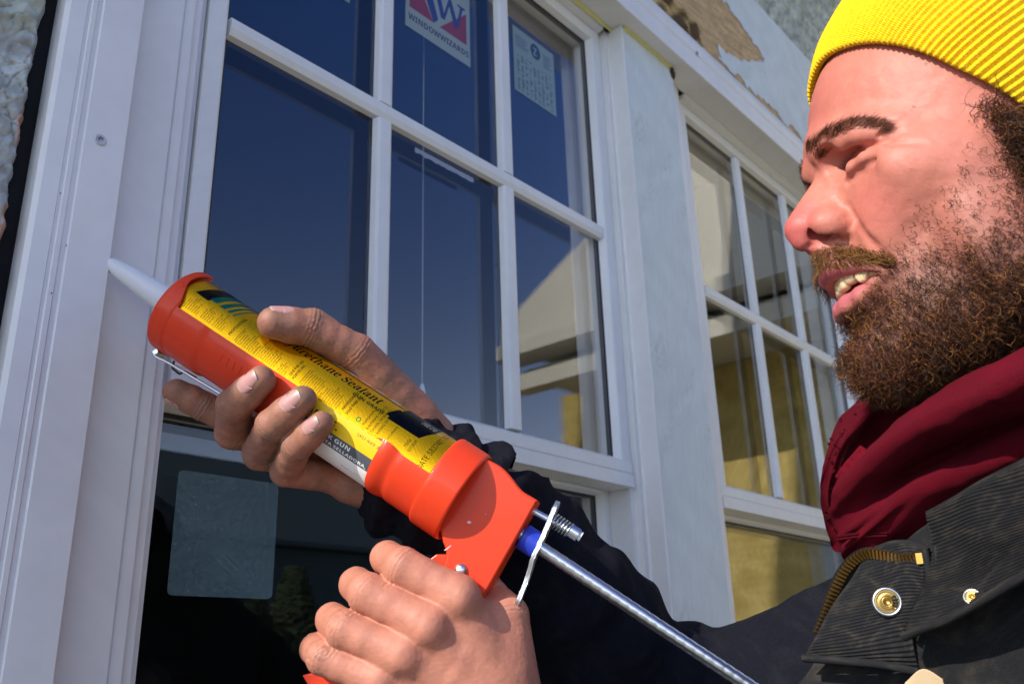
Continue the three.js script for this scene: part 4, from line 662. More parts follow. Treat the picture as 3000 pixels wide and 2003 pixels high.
const rGeo = handMesh(rightHand, [-214, -64, -112], [34, 64, 50], [0.37, 0.150, 0.096], (x, y, z) => 0.36 + 0.5 * fbm(x * 0.06, y * 0.06, z * 0.06, 3) + nailDirt(rightHand, x, y, z) * 0.55 + 0.5 * Math.max(0, noise(x * 0.35, y * 0.35, z * 0.35)) - 0.10);
const jointDirt = (h, x, y, z) => { let m = 0; h.fingers.slice(2, 4).forEach(f => { const j = f[1], r = Math.hypot(x - j[0], y - j[1], z - j[2]); m = Math.max(m, sstep(14, 8, r) * Math.max(0, 0.25 + noise(x * 0.5, y * 0.5, z * 0.5) * 1.6)); }); return m; };
const lGeo = handMesh(leftHand, [-46, -182, -40], [164, -24, 64], [0.52, 0.205, 0.135], (x, y, z) => 0.03 + 0.12 * fbm(x * 0.06, y * 0.06, z * 0.06, 3) + jointDirt(leftHand, x, y, z) * 0.8);
for (const g of [rGeo, lGeo]) { g.applyMatrix4(handMatrix); g.userData.world = true; bodyGeos.push(g); }
// nails: curved plates on the last joint, towards `dorsal`
function nail(finger, dorsal, len, wid, back) {
  const a = v3(finger[finger.length - 2]), b = v3(finger[finger.length - 1]), r = finger[finger.length - 1][3], ax = b.clone().sub(a).normalize(), up = dorsal.clone().addScaledVector(ax, -dorsal.dot(ax)).normalize(), sd = ax.clone().cross(up), c = b.clone().addScaledVector(ax, back);
  const r2 = finger[finger.length - 2][3], flen = b.distanceTo(a), R1 = r + 0.9, th = wid / R1 / 2, rAt = s => lerp(r * 1.0, (r + r2) / 2 * 1.05, clamp(-s / (flen * 0.5))) + 0.35;
  const g = grid((u, v) => { const q = (u - 0.5) * 2, e = Math.sqrt(Math.max(0, 1 - Math.pow(Math.abs(2 * v - 1), 5) )), t = th * q * lerp(0.86, 1, e), s = (v - 0.5) * len, round = -Math.pow(Math.abs(q), 2.6) * len * 0.16 * (v < 0.5 ? -1 : 1); const rr = rAt(s + back) + (1 - q * q) * 0.35 - Math.pow(clamp((v - 0.6) / 0.4), 2) * 1.1 - Math.pow(clamp((0.25 - v) / 0.25), 2) * 0.8 - Math.pow(Math.abs(q), 8) * 0.8; return c.clone().addScaledVector(ax, s + round).addScaledVector(up, Math.cos(t) * rr).addScaledVector(sd, Math.sin(t) * rr); }, 16, 18);
  colored(g, (x, y, z, i) => { const v = Math.floor(i / 17) / 18, u = (i % 17) / 16; const tip = sstep(0.90, 0.96, v) * 0.7, moon = sstep(0.2, 0.1, v), rim = Math.max(sstep(0.08, 0.0, Math.min(u, 1 - u)), sstep(0.05, 0, v)); let c = [lerp(0.47, 0.52, moon), lerp(0.235, 0.31, moon), lerp(0.215, 0.28, moon)]; c = [lerp(c[0], 0.5, tip), lerp(c[1], 0.42, tip), lerp(c[2], 0.34, tip)]; return c.map((k, j) => lerp(k, [0.12, 0.07, 0.045][j], rim * 0.85)); });
  g.applyMatrix4(handMatrix); g.computeVertexNormals(); part('fingernail', g, M.nail ??= new THREE.MeshPhysicalMaterial({ vertexColors: true, roughness: 0.42, clearcoat: 0.12, clearcoatRoughness: 0.3, side: THREE.DoubleSide }), man);
}
nail(rightHand.fingers[1], V(-0.1, 0.25, 1), 15.5, 14.4, -3.0); nail(rightHand.fingers[2], V(-0.15, 0.15, 1), 15, 14, -3.0); nail(rightHand.fingers[3], V(-0.15, 0.15, 1), 12.5, 11.6, -2.2);
nail(rightHand.fingers[4], V(-0.35, 0.85, 0.55), 16, 15, -3.2); nail(rightHand.fingers[0], V(-0.1, -0.9, 0.3), 12, 11, -1.2);

// ---------- clothes ----------
// cloth patch: rows of control points [px, py, depth] -> smooth sheet with thickness, folds added by `relief` (metres)
const cr = (a, b, c, d, t) => 0.5 * (2 * b + (c - a) * t + (2 * a - 5 * b + 4 * c - d) * t * t + (3 * b - a - 3 * c + d) * t * t * t);
function patch(rows, nu, nv, th, relief, uvScale = 1) {
  const P = rows.map(r => r.map(p => at(p[0], p[1], p[2]))), nr = P.length, nc = P[0].length;
  const ev = (u, v) => { const fu = u * (nc - 1), fv = v * (nr - 1), iu = Math.min(nc - 2, Math.floor(fu)), iv = Math.min(nr - 2, Math.floor(fv)), tu = fu - iu, tv = fv - iv; const g = (r, c) => P[clamp(r, 0, nr - 1)][clamp(c, 0, nc - 1)]; const out = V(); for (const k of ['x', 'y', 'z']) { const col4 = []; for (let a = -1; a <= 2; a++) col4.push(cr(g(iv + a, iu - 1)[k], g(iv + a, iu)[k], g(iv + a, iu + 1)[k], g(iv + a, iu + 2)[k], tu)); out[k] = cr(...col4, tv); } return out; };
  const toCam = V(0, EYE, 0.56);
  const surf = (u, v, k) => { const p = ev(clamp(u), clamp(v)), e = 0.004, a = ev(clamp(u + e), clamp(v)).sub(ev(clamp(u - e), clamp(v))), b = ev(clamp(u), clamp(v + e)).sub(ev(clamp(u), clamp(v - e))), n = a.cross(b).normalize(); if (n.dot(toCam.clone().sub(p)) < 0) n.negate(); return p.addScaledVector(n, (relief ? relief(u, v, p) : 0) - k * th); };
  const uvf = (u, v, q) => [u * uvScale, v * uvScale * nr / nc];
  const f = grid((u, v) => surf(u, v, 0), nu, nv, uvf), b = grid((u, v) => surf(u, v, 1), nu, nv, uvf);
  const edge = []; for (const [fu, n] of [[t => [t, 0], nu], [t => [t, 1], nu], [t => [0, t], nv], [t => [1, t], nv]]) edge.push(grid((t, w) => { const [u, v] = fu(t); const base = surf(u, v, 0), back = surf(u, v, 1), m = base.clone().add(back).multiplyScalar(0.5), a = w * Math.PI; const inward = surf(clamp(lerp(u, 0.5, 0.01)), clamp(lerp(v, 0.5, 0.01)), 0).sub(base).normalize(); return m.add(base.clone().sub(back).multiplyScalar(0.5 * Math.cos(a))).addScaledVector(inward, -Math.sin(a) * th * 0.6); }, n, 6));
  return mergeGeometries([f, b, ...edge]);
}
const twill = texture(256, 256, (u, v) => { const s = ((u + v) * 22) % 1; return 0.3 + 0.5 * Math.sin(s * Math.PI) + 0.25 * tile(u, v, 60, 2); }, false);
const denimTex = (base, dust, amt, seed) => texture(1024, 1024, (u, v) => { const w = ((u + v) * 44) % 1, n = tile(u, v, 120, seed) * 0.3; const d = clamp((tile(u, v, 5, seed + 3) + 0.5 * tile(u, v, 16, seed + 1) + 0.15) * amt), k = 0.82 + 0.3 * Math.sin(w * Math.PI) + n; return [0, 1, 2].map(i => lerp(base[i], dust[i], d) * k); });
const twillBump = twill.clone(); twillBump.repeat.set(4.4, 4.4); twillBump.needsUpdate = true;
M.canvas = new THREE.MeshPhysicalMaterial({ map: denimTex([0.13, 0.132, 0.142], [0.30, 0.27, 0.23], 0.55, 3), roughness: 0.92, side: THREE.DoubleSide, specularIntensity: 0.3 });
M.canvas.map.repeat.set(0.9, 0.9);
M.navy = new THREE.MeshPhysicalMaterial({ map: denimTex([0.085, 0.09, 0.125], [0.2, 0.19, 0.2], 0.4, 7), roughness: 0.95, bumpMap: twillBump, bumpScale: 0.0005, side: THREE.DoubleSide, specularIntensity: 0.25 }); M.navy.map.repeat.set(3, 3);
const fleece = texture(512, 512, (u, v) => { const n = tile(u, v, 120, 3) * 0.25 + tile(u, v, 40, 6) * 0.12; return [0.40 * (1 + n), 0.045 * (1 + n), 0.115 * (1 + n)]; });
M.maroon = new THREE.MeshPhysicalMaterial({ map: fleece, roughness: 0.95, bumpMap: texture(512, 512, (u, v) => 0.5 + tile(u, v, 130, 4) * 0.5, false), bumpScale: 0.001, sheen: 0.12, sheenColor: col(0.4, 0.06, 0.12), side: THREE.DoubleSide, specularIntensity: 0.2 }); M.maroon.map.repeat.set(2, 2);
// hooded sweatshirt: near fold of the hood, far side of the hood, drawstring hem
const hoodie = new THREE.Group(); hoodie.name = 'hoodie'; man.add(hoodie);
part('hood_fold', patch([
  [[2480, 1388, 0.490], [2565, 1290, 0.470], [2645, 1216, 0.452], [2760, 1140, 0.428], [2890, 1072, 0.404], [3060, 990, 0.376]],
  [[2448, 1425, 0.466], [2530, 1340, 0.448], [2635, 1262, 0.430], [2765, 1192, 0.405], [2900, 1130, 0.380], [3070, 1050, 0.352]],
  [[2440, 1480, 0.464], [2515, 1415, 0.450], [2632, 1335, 0.436], [2768, 1262, 0.412], [2902, 1200, 0.386], [3072, 1130, 0.358]],
  [[2450, 1525, 0.468], [2525, 1470, 0.462], [2640, 1395, 0.464], [2774, 1325, 0.448], [2908, 1262, 0.424], [3078, 1190, 0.396]],
  [[2458, 1570, 0.466], [2530, 1525, 0.454], [2645, 1440, 0.444], [2778, 1365, 0.430], [2912, 1310, 0.412], [3082, 1250, 0.392]],
  [[2468, 1620, 0.469], [2540, 1580, 0.456], [2655, 1500, 0.444], [2784, 1430, 0.430], [2916, 1370, 0.410], [3086, 1310, 0.390]],
  [[2488, 1700, 0.476], [2560, 1660, 0.468], [2668, 1590, 0.462], [2792, 1510, 0.450], [2922, 1440, 0.432], [3092, 1390, 0.41]],
], 90, 90, 0.004, (u, v, p) => 0.0022 * noise(p.x * 28, p.y * 28, p.z * 28) + 0.0007 * noise(p.x * 110, p.y * 110, p.z * 110) + 0.0016 * Math.sin(v * 40 + u * 12 + 2 * noise(u * 4, v * 4, 1)) * sstep(0.5, 0.75, v) * sstep(0.55, 0.1, u), 3), M.maroon, hoodie);
part('hood_far_side', patch([
  [[2545, 1150, 0.520], [2580, 1165, 0.505], [2640, 1175, 0.50], [2720, 1150, 0.49]],
  [[2470, 1215, 0.515], [2520, 1230, 0.490], [2580, 1225, 0.498], [2660, 1215, 0.49]],
  [[2430, 1290, 0.505], [2470, 1300, 0.482], [2520, 1300, 0.502], [2590, 1290, 0.50]],
  [[2414, 1370, 0.497], [2440, 1375, 0.476], [2475, 1370, 0.494], [2520, 1360, 0.50]],
  [[2407, 1440, 0.492], [2425, 1450, 0.474], [2450, 1440, 0.480], [2480, 1430, 0.478]],
  [[2420, 1500, 0.490], [2436, 1520, 0.474], [2455, 1510, 0.478], [2480, 1500, 0.476]],
  [[2450, 1585, 0.488], [2462, 1600, 0.476], [2475, 1600, 0.478], [2490, 1590, 0.476]],
], 50, 90, 0.005, (u, v, p) => 0.0014 * noise(p.x * 60, p.y * 60, p.z * 60) + 0.0006 * noise(p.x * 150, p.y * 150, p.z * 150), 3), M.maroon, hoodie);
{ const H = rng(9), pill = []; for (let i = 0; i < 60; i++) { const t = H(), e = [[2470, 1210], [2425, 1300], [2408, 1400], [2410, 1470], [2432, 1540], [2460, 1600]], k = t * 4.999, a = e[Math.floor(k)], b = e[Math.floor(k) + 1], f = k % 1, g = new THREE.IcosahedronGeometry(0.0004 + 0.0005 * H(), 1); const q = at(lerp(a[0], b[0], f) + H() * 46 - 3, lerp(a[1], b[1], f), 0.4745 + 0.004 * H()); g.translate(q.x, q.y, q.z); pill.push(g); } part('lint', mergeGeometries(pill), M.maroon, hoodie).userData.kind = 'stuff'; }
{ // stitched hem low on the hood
  const hem = [[2452, 1572], [2490, 1566], [2540, 1562], [2600, 1560]]; for (const dy of [0, 9]) { const c = new THREE.CatmullRomCurve3(hem.map((p, i) => at(p[0], p[1] + dy, 0.461 - i * 0.003))); part('hem_stitch', new THREE.TubeGeometry(c, 30, 0.0007, 6), M.maroon, hoodie); }
}
// hood lying round the back of the neck
{
  const nb = [532, 53, 518], F = [-0.5446, -0.8387], L = [-0.8387, 0.5446], pt = (f, u, l, r) => [nb[0] + F[0] * f + L[0] * l, nb[1] + u, nb[2] + F[1] * f + L[1] * l, r];
  const ring = [pt(34, 2, 72, 22), pt(-8, 10, 78, 30), pt(-62, 12, 60, 36), pt(-88, 4, 0, 40), pt(-62, 12, -60, 36), pt(-8, 10, -78, 30), pt(34, 0, -66, 24)], fall = [pt(-96, -10, -40, 36), pt(-128, -70, 0, 30), pt(-96, -10, 40, 36)];
  const g = meshField((x, y, z) => smin(chain(x, y, z, ring, 14), chain(x, y, z, fall, 14), 20) + 3 * noise(x * 0.03, y * 0.03, z * 0.03) + 1.2 * noise(x * 0.09, y * 0.09, z * 0.09), [360, -80, 330], [760, 120, 760], 4.5, null, (x, y, z) => [(x + z) * 0.01, y * 0.01]); g.scale(0.001, 0.001, 0.001); g.translate(0, EYE, 0);
  part('hood_back', g, M.maroon, hoodie);
}
// work jacket
const jacketField = (() => {
  const nb = V(532, 53, 518), F = V(-544.6, 0, -838.7).multiplyScalar(0.001), L = V(-838.7, 0, 544.6).multiplyScalar(0.001);
  const pt = (f, u, l) => [nb.x + F.x * f + L.x * l, nb.y + u, nb.z + F.z * f + L.z * l];
  const rs = pt(30, -60, -175), ls = pt(0, -75, 175), re = [642, -58, 166], rw = [446, 104, 146], le = [432, -225, 420], lw = [412, -62, 236];
  const R0 = [rs, 88], tor = [pt(6, -70, 0), pt(0, -300, 0), pt(0, -620, 0)];
  return (x, y, z) => {
    const qx = (x - nb.x) * F.x + (z - nb.z) * F.z, ql = (x - nb.x) * L.x + (z - nb.z) * L.z, qy = y - nb.y;
    let d = ell(qx, qy, ql, 0, -330, 0, 118, 330, 200);
    d = smin(d, cap(qx, qy, ql, 20, -70, -150, 60, 8, -70, 150, 70), 60);
    d = smin(d, cap(x, y, z, ...rs, 84, ...re, 64), 40); d = smin(d, cap(x, y, z, ...re, 62, ...rw, 46), 26);
    d = smin(d, cap(x, y, z, ...ls, 80, ...le, 58), 40); d = smin(d, cap(x, y, z, ...le, 56, ...lw, 45), 24);
    const s = (x - rw[0]) * 0.77 + (y - rw[1]) * -0.63, w = sstep(300, 0, Math.abs(s));
    d += 5.5 * noise(x * 0.016, y * 0.016, z * 0.016) + 3.4 * noise(x * 0.045, y * 0.03, z * 0.045) + 2.0 * Math.sin((x * 0.7 - y * 0.75 + z * 0.5) * 0.13 + 3 * noise(x * 0.012, y * 0.012, z * 0.012)) + 0.7 * noise(x * 0.12, y * 0.12, z * 0.12);
    return Math.max(d, -cap(x, y, z, ...rw, 34, rw[0] - 40, rw[1] + 30, rw[2] - 6, 36));
  };
})();
const toWorldMM = g => { g.scale(0.001, 0.001, 0.001); g.translate(0, EYE, 0); return g; };
const jacket = part('jacket', toWorldMM(meshField(jacketField, [150, -720, 60], [860, 120, 860], 5, null, (x, y, z) => [(x + z) * 0.004, (y + z * 0.5) * 0.004])), M.navy, man);
// ragged cuff of the right sleeve and its lining
{
  const c = gunPoint(-42, -6, -52), ax = GUN.x.clone().negate().addScaledVector(GUN.y, -0.12).addScaledVector(GUN.z, 0.1).normalize(), e1 = V(0, 1, 0).cross(ax).normalize(), e2 = ax.clone().cross(e1);
  const ring = (r0, r1, l0, l1, am) => grid((u, v) => { const a = u * 2 * Math.PI, s = lerp(l0, l1, v), w = am * (noise(Math.cos(a) * 2.2, Math.sin(a) * 2.2, s * 90) + 0.7 * noise(Math.cos(a) * 6, Math.sin(a) * 6, s * 160)), r = lerp(r0, r1, v) + 0.0035 * Math.sin(v * 17 + 2 * noise(Math.cos(a) * 2, Math.sin(a) * 2, 4)) + w; return c.clone().addScaledVector(ax, s + (v > 0.95 ? 0.004 * noise(a * 9, 2, 1) : 0)).addScaledVector(e1, Math.cos(a) * r).addScaledVector(e2, Math.sin(a) * r); }, 140, 50, (u, v) => [u * 3, v]);
  part('cuff', ring(0.044, 0.043, -0.052, 0.024, 0.0026), M.navy, jacket);
  const s = ring(0.033, 0.033, -0.03, 0.016, 0.001); part('sleeve_lining', s, M.maroon, jacket);
  const c2 = gunPoint(104, -108, 24), a2 = gunPoint(60, -80, 22).sub(gunPoint(110, -118, 26)).normalize(), f1 = V(0, 1, 0).cross(a2).normalize(), f2 = a2.clone().cross(f1);
  part('cuff', grid((u, v) => { const a = u * 2 * Math.PI, s = lerp(-0.07, 0.004, v), r = 0.040 + 0.003 * Math.sin(v * 13) + 0.004 * noise(Math.cos(a) * 2, Math.sin(a) * 2, v * 5); return c2.clone().addScaledVector(a2, s).addScaledVector(f1, Math.cos(a) * r).addScaledVector(f2, Math.sin(a) * r); }, 90, 40), M.navy, jacket);
}
// jacket front: chest, storm flap with snap, collar flap
const rib = (u, v) => 0;
part('front_panel', patch([
  [[2478, 1640, 0.480], [2600, 1590, 0.458], [2720, 1505, 0.435], [2850, 1432, 0.405], [3090, 1320, 0.365]],
  [[2440, 1760, 0.474], [2570, 1720, 0.452], [2700, 1650, 0.428], [2850, 1570, 0.398], [3090, 1470, 0.360]],
  [[2390, 1880, 0.468], [2540, 1850, 0.448], [2690, 1790, 0.424], [2850, 1720, 0.396], [3090, 1640, 0.360]],
  [[2310, 2010, 0.462], [2500, 1990, 0.446], [2680, 1950, 0.424], [2850, 1900, 0.398], [3090, 1840, 0.364]],
  [[2200, 2160, 0.456], [2460, 2150, 0.444], [2670, 2120, 0.424], [2850, 2090, 0.400], [3090, 2060, 0.368]],
], 70, 70, 0.003, (u, v, p) => 0.002 * noise(p.x * 30, p.y * 30, p.z * 30) + 0.0008 * noise(p.x * 90, p.y * 90, p.z * 90) - 0.006, 2), M.canvas, jacket);
const flap = part('storm_flap', patch([
  [[2545, 1608, 0.4600], [2600, 1592, 0.4480], [2660, 1590, 0.4380], [2712, 1612, 0.4290]],
  [[2500, 1690, 0.4590], [2580, 1680, 0.4460], [2650, 1672, 0.4360], [2708, 1690, 0.4280]],
  [[2442, 1780, 0.4580], [2545, 1765, 0.4440], [2635, 1755, 0.4340], [2700, 1762, 0.4270]],
  [[2392, 1862, 0.4560], [2510, 1850, 0.4430], [2600, 1842, 0.4340], [2672, 1842, 0.4280]],
  [[2352, 1925, 0.4550], [2480, 1934, 0.4420], [2590, 1944, 0.4330], [2690, 1965, 0.4260]],
], 90, 300, 0.0028, (u, v, p) => 0.00035 * Math.sin(v * 200 + u * 24) * sstep(0, 0.06, v) * sstep(0, 0.06, u) + 0.0016 * noise(p.x * 40, p.y * 40, p.z * 40) - 0.002 * sstep(0.85, 1, v), 2), M.canvas, jacket);
const collarFlap = part('collar_flap', patch([
  [[2712, 1500, 0.430], [2850, 1425, 0.398], [2960, 1365, 0.376], [3090, 1290, 0.352]],
  [[2735, 1590, 0.424], [2850, 1520, 0.396], [2960, 1470, 0.373], [3090, 1420, 0.349]],
  [[2722, 1690, 0.420], [2850, 1620, 0.392], [2960, 1560, 0.369], [3090, 1500, 0.345]],
  [[2690, 1770, 0.419], [2830, 1710, 0.391], [2960, 1640, 0.366], [3090, 1570, 0.342]],
  [[2650, 1862, 0.419], [2770, 1815, 0.394], [2880, 1757, 0.375], [3090, 1630, 0.344]],
], 80, 320, 0.003, (u, v, p) => 0.00035 * Math.sin(v * 230 - u * 40) * sstep(0, 0.1, v) + 0.0022 * noise(p.x * 34, p.y * 34, p.z * 34), 2), M.canvas, jacket);
{ // rolled hem and stitching along the flaps
  const tube = (pts, r, m, par) => part('seam', new THREE.TubeGeometry(new THREE.CatmullRomCurve3(pts.map(p => at(...p))), 60, r, 8), m, par);
  tube([[2649, 1866, 0.4175], [2700, 1843, 0.407], [2770, 1817, 0.393], [2880, 1759, 0.3735], [3090, 1632, 0.3425]], 0.0022, M.canvas, collarFlap);
  tube([[2352, 1927, 0.4535], [2480, 1937, 0.4405], [2590, 1948, 0.4315], [2690, 1968, 0.4245]], 0.0020, M.canvas, flap);
  tube([[2712, 1610, 0.4265], [2722, 1700, 0.4225], [2700, 1790, 0.4225], [2660, 1850, 0.4235]], 0.0018, M.canvas, collarFlap);
  tube([[2740, 1600, 0.4215], [2752, 1690, 0.4165], [2735, 1780, 0.4155]], 0.0014, M.canvas, collarFlap);
  const tag = patch([[[2655, 1998, 0.4225], [2705, 1962, 0.4185], [2760, 1990, 0.4125]], [[2640, 2060, 0.4225], [2720, 2050, 0.4185], [2780, 2060, 0.4125]]], 12, 8, 0.0006, null); part('patch_label', tag, mat(0.62, 0.46, 0.28, 0.9), jacket);
}
// brass zipper
{
  const path = [[2699, 1636, 0.4300], [2642, 1637, 0.4390], [2591, 1627, 0.4475], [2540, 1622, 0.4560], [2504, 1640, 0.4610], [2473, 1676, 0.4640], [2443, 1738, 0.4650], [2420, 1804, 0.4650], [2396, 1862, 0.4640]].map(p => at(...p)), c = new THREE.CatmullRomCurve3(path);
  const away = CAMZ.clone().negate();
  const tape = grid((u, v) => { const p = c.getPointAt(u), t = c.getTangentAt(u), s = t.clone().cross(CAMZ).normalize(); return p.addScaledVector(s, (v - 0.5) * 0.012 - 0.003).addScaledVector(away, 0.0016); }, 80, 4); part('zipper_tape', tape, mat(0.012, 0.009, 0.007, 0.9, { side: THREE.DoubleSide }), jacket);
  const zip = new THREE.Group(); zip.name = 'zipper'; jacket.add(zip); const brass = new THREE.MeshStandardMaterial({ color: col(0.55, 0.32, 0.08), metalness: 1, roughness: 0.4 }), tooth = new THREE.BoxGeometry(0.0011, 0.0046, 0.0022), N = 38;
  for (let i = 0; i < N; i++) { const u = 0.03 + i / (N - 1) * 0.95, p = c.getPointAt(u), t = c.getTangentAt(u), s = t.clone().cross(CAMZ).normalize(), n = s.clone().cross(t).normalize(); const m = part('zipper_tooth', tooth, brass, zip); m.quaternion.setFromRotationMatrix(new THREE.Matrix4().makeBasis(t, s, n.negate())); m.position.copy(p); }
  const stop = part('zipper_stop', new THREE.BoxGeometry(0.003, 0.005, 0.003), brass, zip); stop.position.copy(c.getPointAt(0.004));
}
// snap fastener
{
  const snap = (px, py, z, k, tilt) => { const prof = [[0, 0.0006], [0.0016, 0.0006], [0.0017, 0.0022], [0.0026, 0.0024], [0.0027, 0.0008], [0.0044, 0.0006], [0.0049, 0.0012], [0.0056, 0.0024], [0.0064, 0.0026], [0.0070, 0.0018], [0.0072, 0]].map(p => new THREE.Vector2(p[0] * k, p[1] * k)); const g = new THREE.LatheGeometry(prof.slice(5), 40), h = new THREE.LatheGeometry(prof.slice(0, 6), 32); const q = new THREE.Quaternion().setFromUnitVectors(V(0, 1, 0), V(0, EYE, 0.56).sub(at(px, py, z)).normalize().add(tilt).normalize()); for (const x of [g, h]) { x.applyQuaternion(q); x.translate(...at(px, py, z).toArray()); } const m = part('snap', g, M.steel, jacket); part('snap_socket', h, new THREE.MeshStandardMaterial({ color: col(0.5, 0.33, 0.1), metalness: 1, roughness: 0.38 }), m); };
  snap(2600, 1763, 0.4375, 1, V(-0.15, 0.05, 0.1)); snap(2850, 1750, 0.3800, 0.5, V(-1.2, 0.9, 0));
}
// trousers and boots
{
  const G = toWorldMM(meshField((x, y, z) => { let d = cap(x, y, z, 540, -560, 560, 150, 540, -640, 560, 145); for (const s of [-1, 1]) d = smin(d, cap(x, y, z, 545 - s * 75, -640, 560 + s * 50, 100, 555 - s * 85, -1370, 565 + s * 55, 62), 40); return d + 5 * noise(x * 0.02, y * 0.02, z * 0.02); }, [260, -1440, 320], [820, -400, 800], 14)); part('trousers', G, M.navy, man);
  for (const s of [-1, 1]) { const B = toWorldMM(meshField((x, y, z) => smin(cap(x, y, z, 555 - s * 85, -1400, 565 + s * 55, 54, 555 - s * 85, -1330, 565 + s * 55, 60), cap(x, y, z, 555 - s * 85, -1412, 565 + s * 55, 38, 470 - s * 85, -1414, 440 + s * 55, 36), 30), [240, -1450, 300], [760, -1240, 740], 10)); part('boot', B, mat(0.16, 0.09, 0.04, 0.7), man); }
}
// ---------- hair ----------
{
  const H = rng(21), gauss = () => (H() + H() + H() - 1.5) * 1.15;
  const tint = (dark) => { const t = H(); const k = 0.75 + 0.5 * H(); const c = t < dark ? [0.03, 0.011, 0.004] : t < 0.92 ? [0.125, 0.042, 0.0115] : [0.40, 0.17, 0.045]; return c.map(v => v * k); };
  function grow(p, n, flow, len, curl, r, c, segs = 6, stick = 0.5) {
    const pts = [p.clone().addScaledVector(n, -0.6)], d = n.clone().multiplyScalar(stick).add(flow).normalize(), q = p.clone(), ax = V(gauss(), gauss(), gauss()).normalize(), ph = H() * 6.3, sp = (0.7 + 0.6 * H());
    const side = d.clone().cross(ax).normalize(), side2 = d.clone().cross(side);
    for (let i = 1; i <= segs; i++) { const t = i / segs; q.addScaledVector(d, len / segs); d.addScaledVector(flow, 0.10).normalize(); const a = ph + t * sp * 6.5; pts.push(q.clone().addScaledVector(side, Math.cos(a) * curl * Math.min(1, t * 2.2)).addScaledVector(side2, Math.sin(a) * curl * Math.min(1, t * 2.2))); d.add(V(gauss(), gauss(), gauss()).multiplyScalar(0.16 * curl)).normalize(); }
    return { p: pts.map(v => v.applyMatrix4(headMatrix)), r: r * 0.001, c };
  }
  const near = z => z > -34 ? 1 : 0.25;
  const beard = [];
  scatter(headGeo, (p, n) => { if (p.x < -8) return 0; const b = beardAt(p.x, p.y, p.z); if (b < 0.02) return 0; const thick = sstep(-30, -70, p.y) * 0.62 + 0.10 + 0.5 * sstep(40, 15, p.x) * sstep(10, -30, p.y) ; const clump = 0.55 + 0.9 * clamp(0.5 + noise(p.x * 0.14, p.y * 0.14, p.z * 0.14)); return b * thick * near(p.z) * clump * 0.85; }, H, (p, n) => {
    const low = sstep(-40, -85, p.y), len = lerp(6.5, 9.5, low) * (0.5 + 0.75 * H()), flow = V(lerp(-0.15, 0.25, low), -0.85, 0.05 * Math.sign(p.z)).addScaledVector(V(gauss(), gauss(), gauss()), 0.55);
    beard.push(grow(p, n, flow, len, 1.3 + 1.2 * H(), lerp(0.14, 0.17, low), tint(lerp(0.55, 0.45, low) + 0.25 * sstep(50, 20, p.x)), 7, lerp(0.35, 0.5, low)));
  });
  const hairMat = M.hair = new THREE.MeshPhysicalMaterial({ vertexColors: true, roughness: 0.42, specularIntensity: 0.8 });
  part('beard', hairGeometry(beard), hairMat, man);
  const tache = [];
  scatter(headGeo, (p) => tacheAt(p.x, p.y, p.z) * (p.z > -20 ? 1 : 0.4) * 1.5, H, (p, n) => { const s = Math.sign(p.z) || 1, out = sstep(2, 24, Math.abs(p.z)); const flow = V(0.1 - 0.5 * out, -0.8, s * (0.25 + 0.5 * out)).addScaledVector(V(gauss(), gauss(), gauss()), 0.18); const t = H(); tache.push(grow(p, n, flow, (4.8 + 3.2 * H()) * lerp(0.8, 1.5, out), 0.5, 0.13, t < 0.35 ? [0.06, 0.024, 0.008] : t < 0.8 ? [0.19, 0.083, 0.022] : [0.42, 0.23, 0.08], 6, 0.55)); });
  part('moustache', hairGeometry(tache), hairMat, man);
  const brow = [], bl = [[101, 36, 9], [99.5, 34.5, 14], [95.5, 35, 24.5], [89, 33, 36], [81.5, 29.5, 45.5], [74, 23.5, 52]].map(a => V(...a)), bc = new THREE.CatmullRomCurve3(bl);
  const browDist = p => { let m = 1e9, mt = 0; const q = V(p.x, p.y, Math.abs(p.z)); for (let i = 0; i <= 24; i++) { const d = bc.getPoint(i / 24).distanceTo(q); if (d < m) { m = d; mt = i / 24; } } return [m, mt]; };
  scatter(headGeo, (p) => { if (p.x < 58 || p.y < 14 || p.y > 56 || p.z < -30) return 0; const [m, t] = browDist(p); const w = lerp(6.4, 3.4, t * t); return m < w ? (1 - (m / w) * 0.65) * 5 : 0; }, H, (p, n) => { const [, t] = browDist(p), s = Math.sign(p.z) || 1; const flow = V(-0.25 - 0.55 * t, lerp(0.75, -0.35, t) - 0.35 * (p.y > 41 ? 1 : 0), s * 0.75).addScaledVector(V(gauss(), gauss(), gauss()), 0.22); brow.push(grow(p, n, flow, 3.6 + 3 * H(), 0.3, 0.085, (H() < 0.4 ? [0.045, 0.018, 0.008] : [0.14, 0.058, 0.022]), 5, 0.25)); });
  part('eyebrows', hairGeometry(brow), hairMat, man);
  const lash = []; for (const s of [1, -1]) for (let i = 0; i < 60; i++) { const t = i / 59, p = V(lerp(87, 76, t * t), lerp(20, 22.5, t), lerp(19, 46.5, t) * s); const d = V(0.8 - 0.5 * t, -0.15 + 0.12 * gauss(), (0.1 + 0.6 * t) * s).normalize(); lash.push({ p: [0, 1, 2, 3, 4].map(k => p.clone().addScaledVector(d, k * 1.05).add(V(0, k * k * 0.09, 0)).applyMatrix4(headMatrix)), r: 0.00013, c: [0.015, 0.008, 0.005] }); }
  for (const k of [0, 1]) part('eyelashes', hairGeometry(lash.slice(k * 60, k * 60 + 60)), hairMat, man);
  // temple and sideburn curls
  const curls = [];
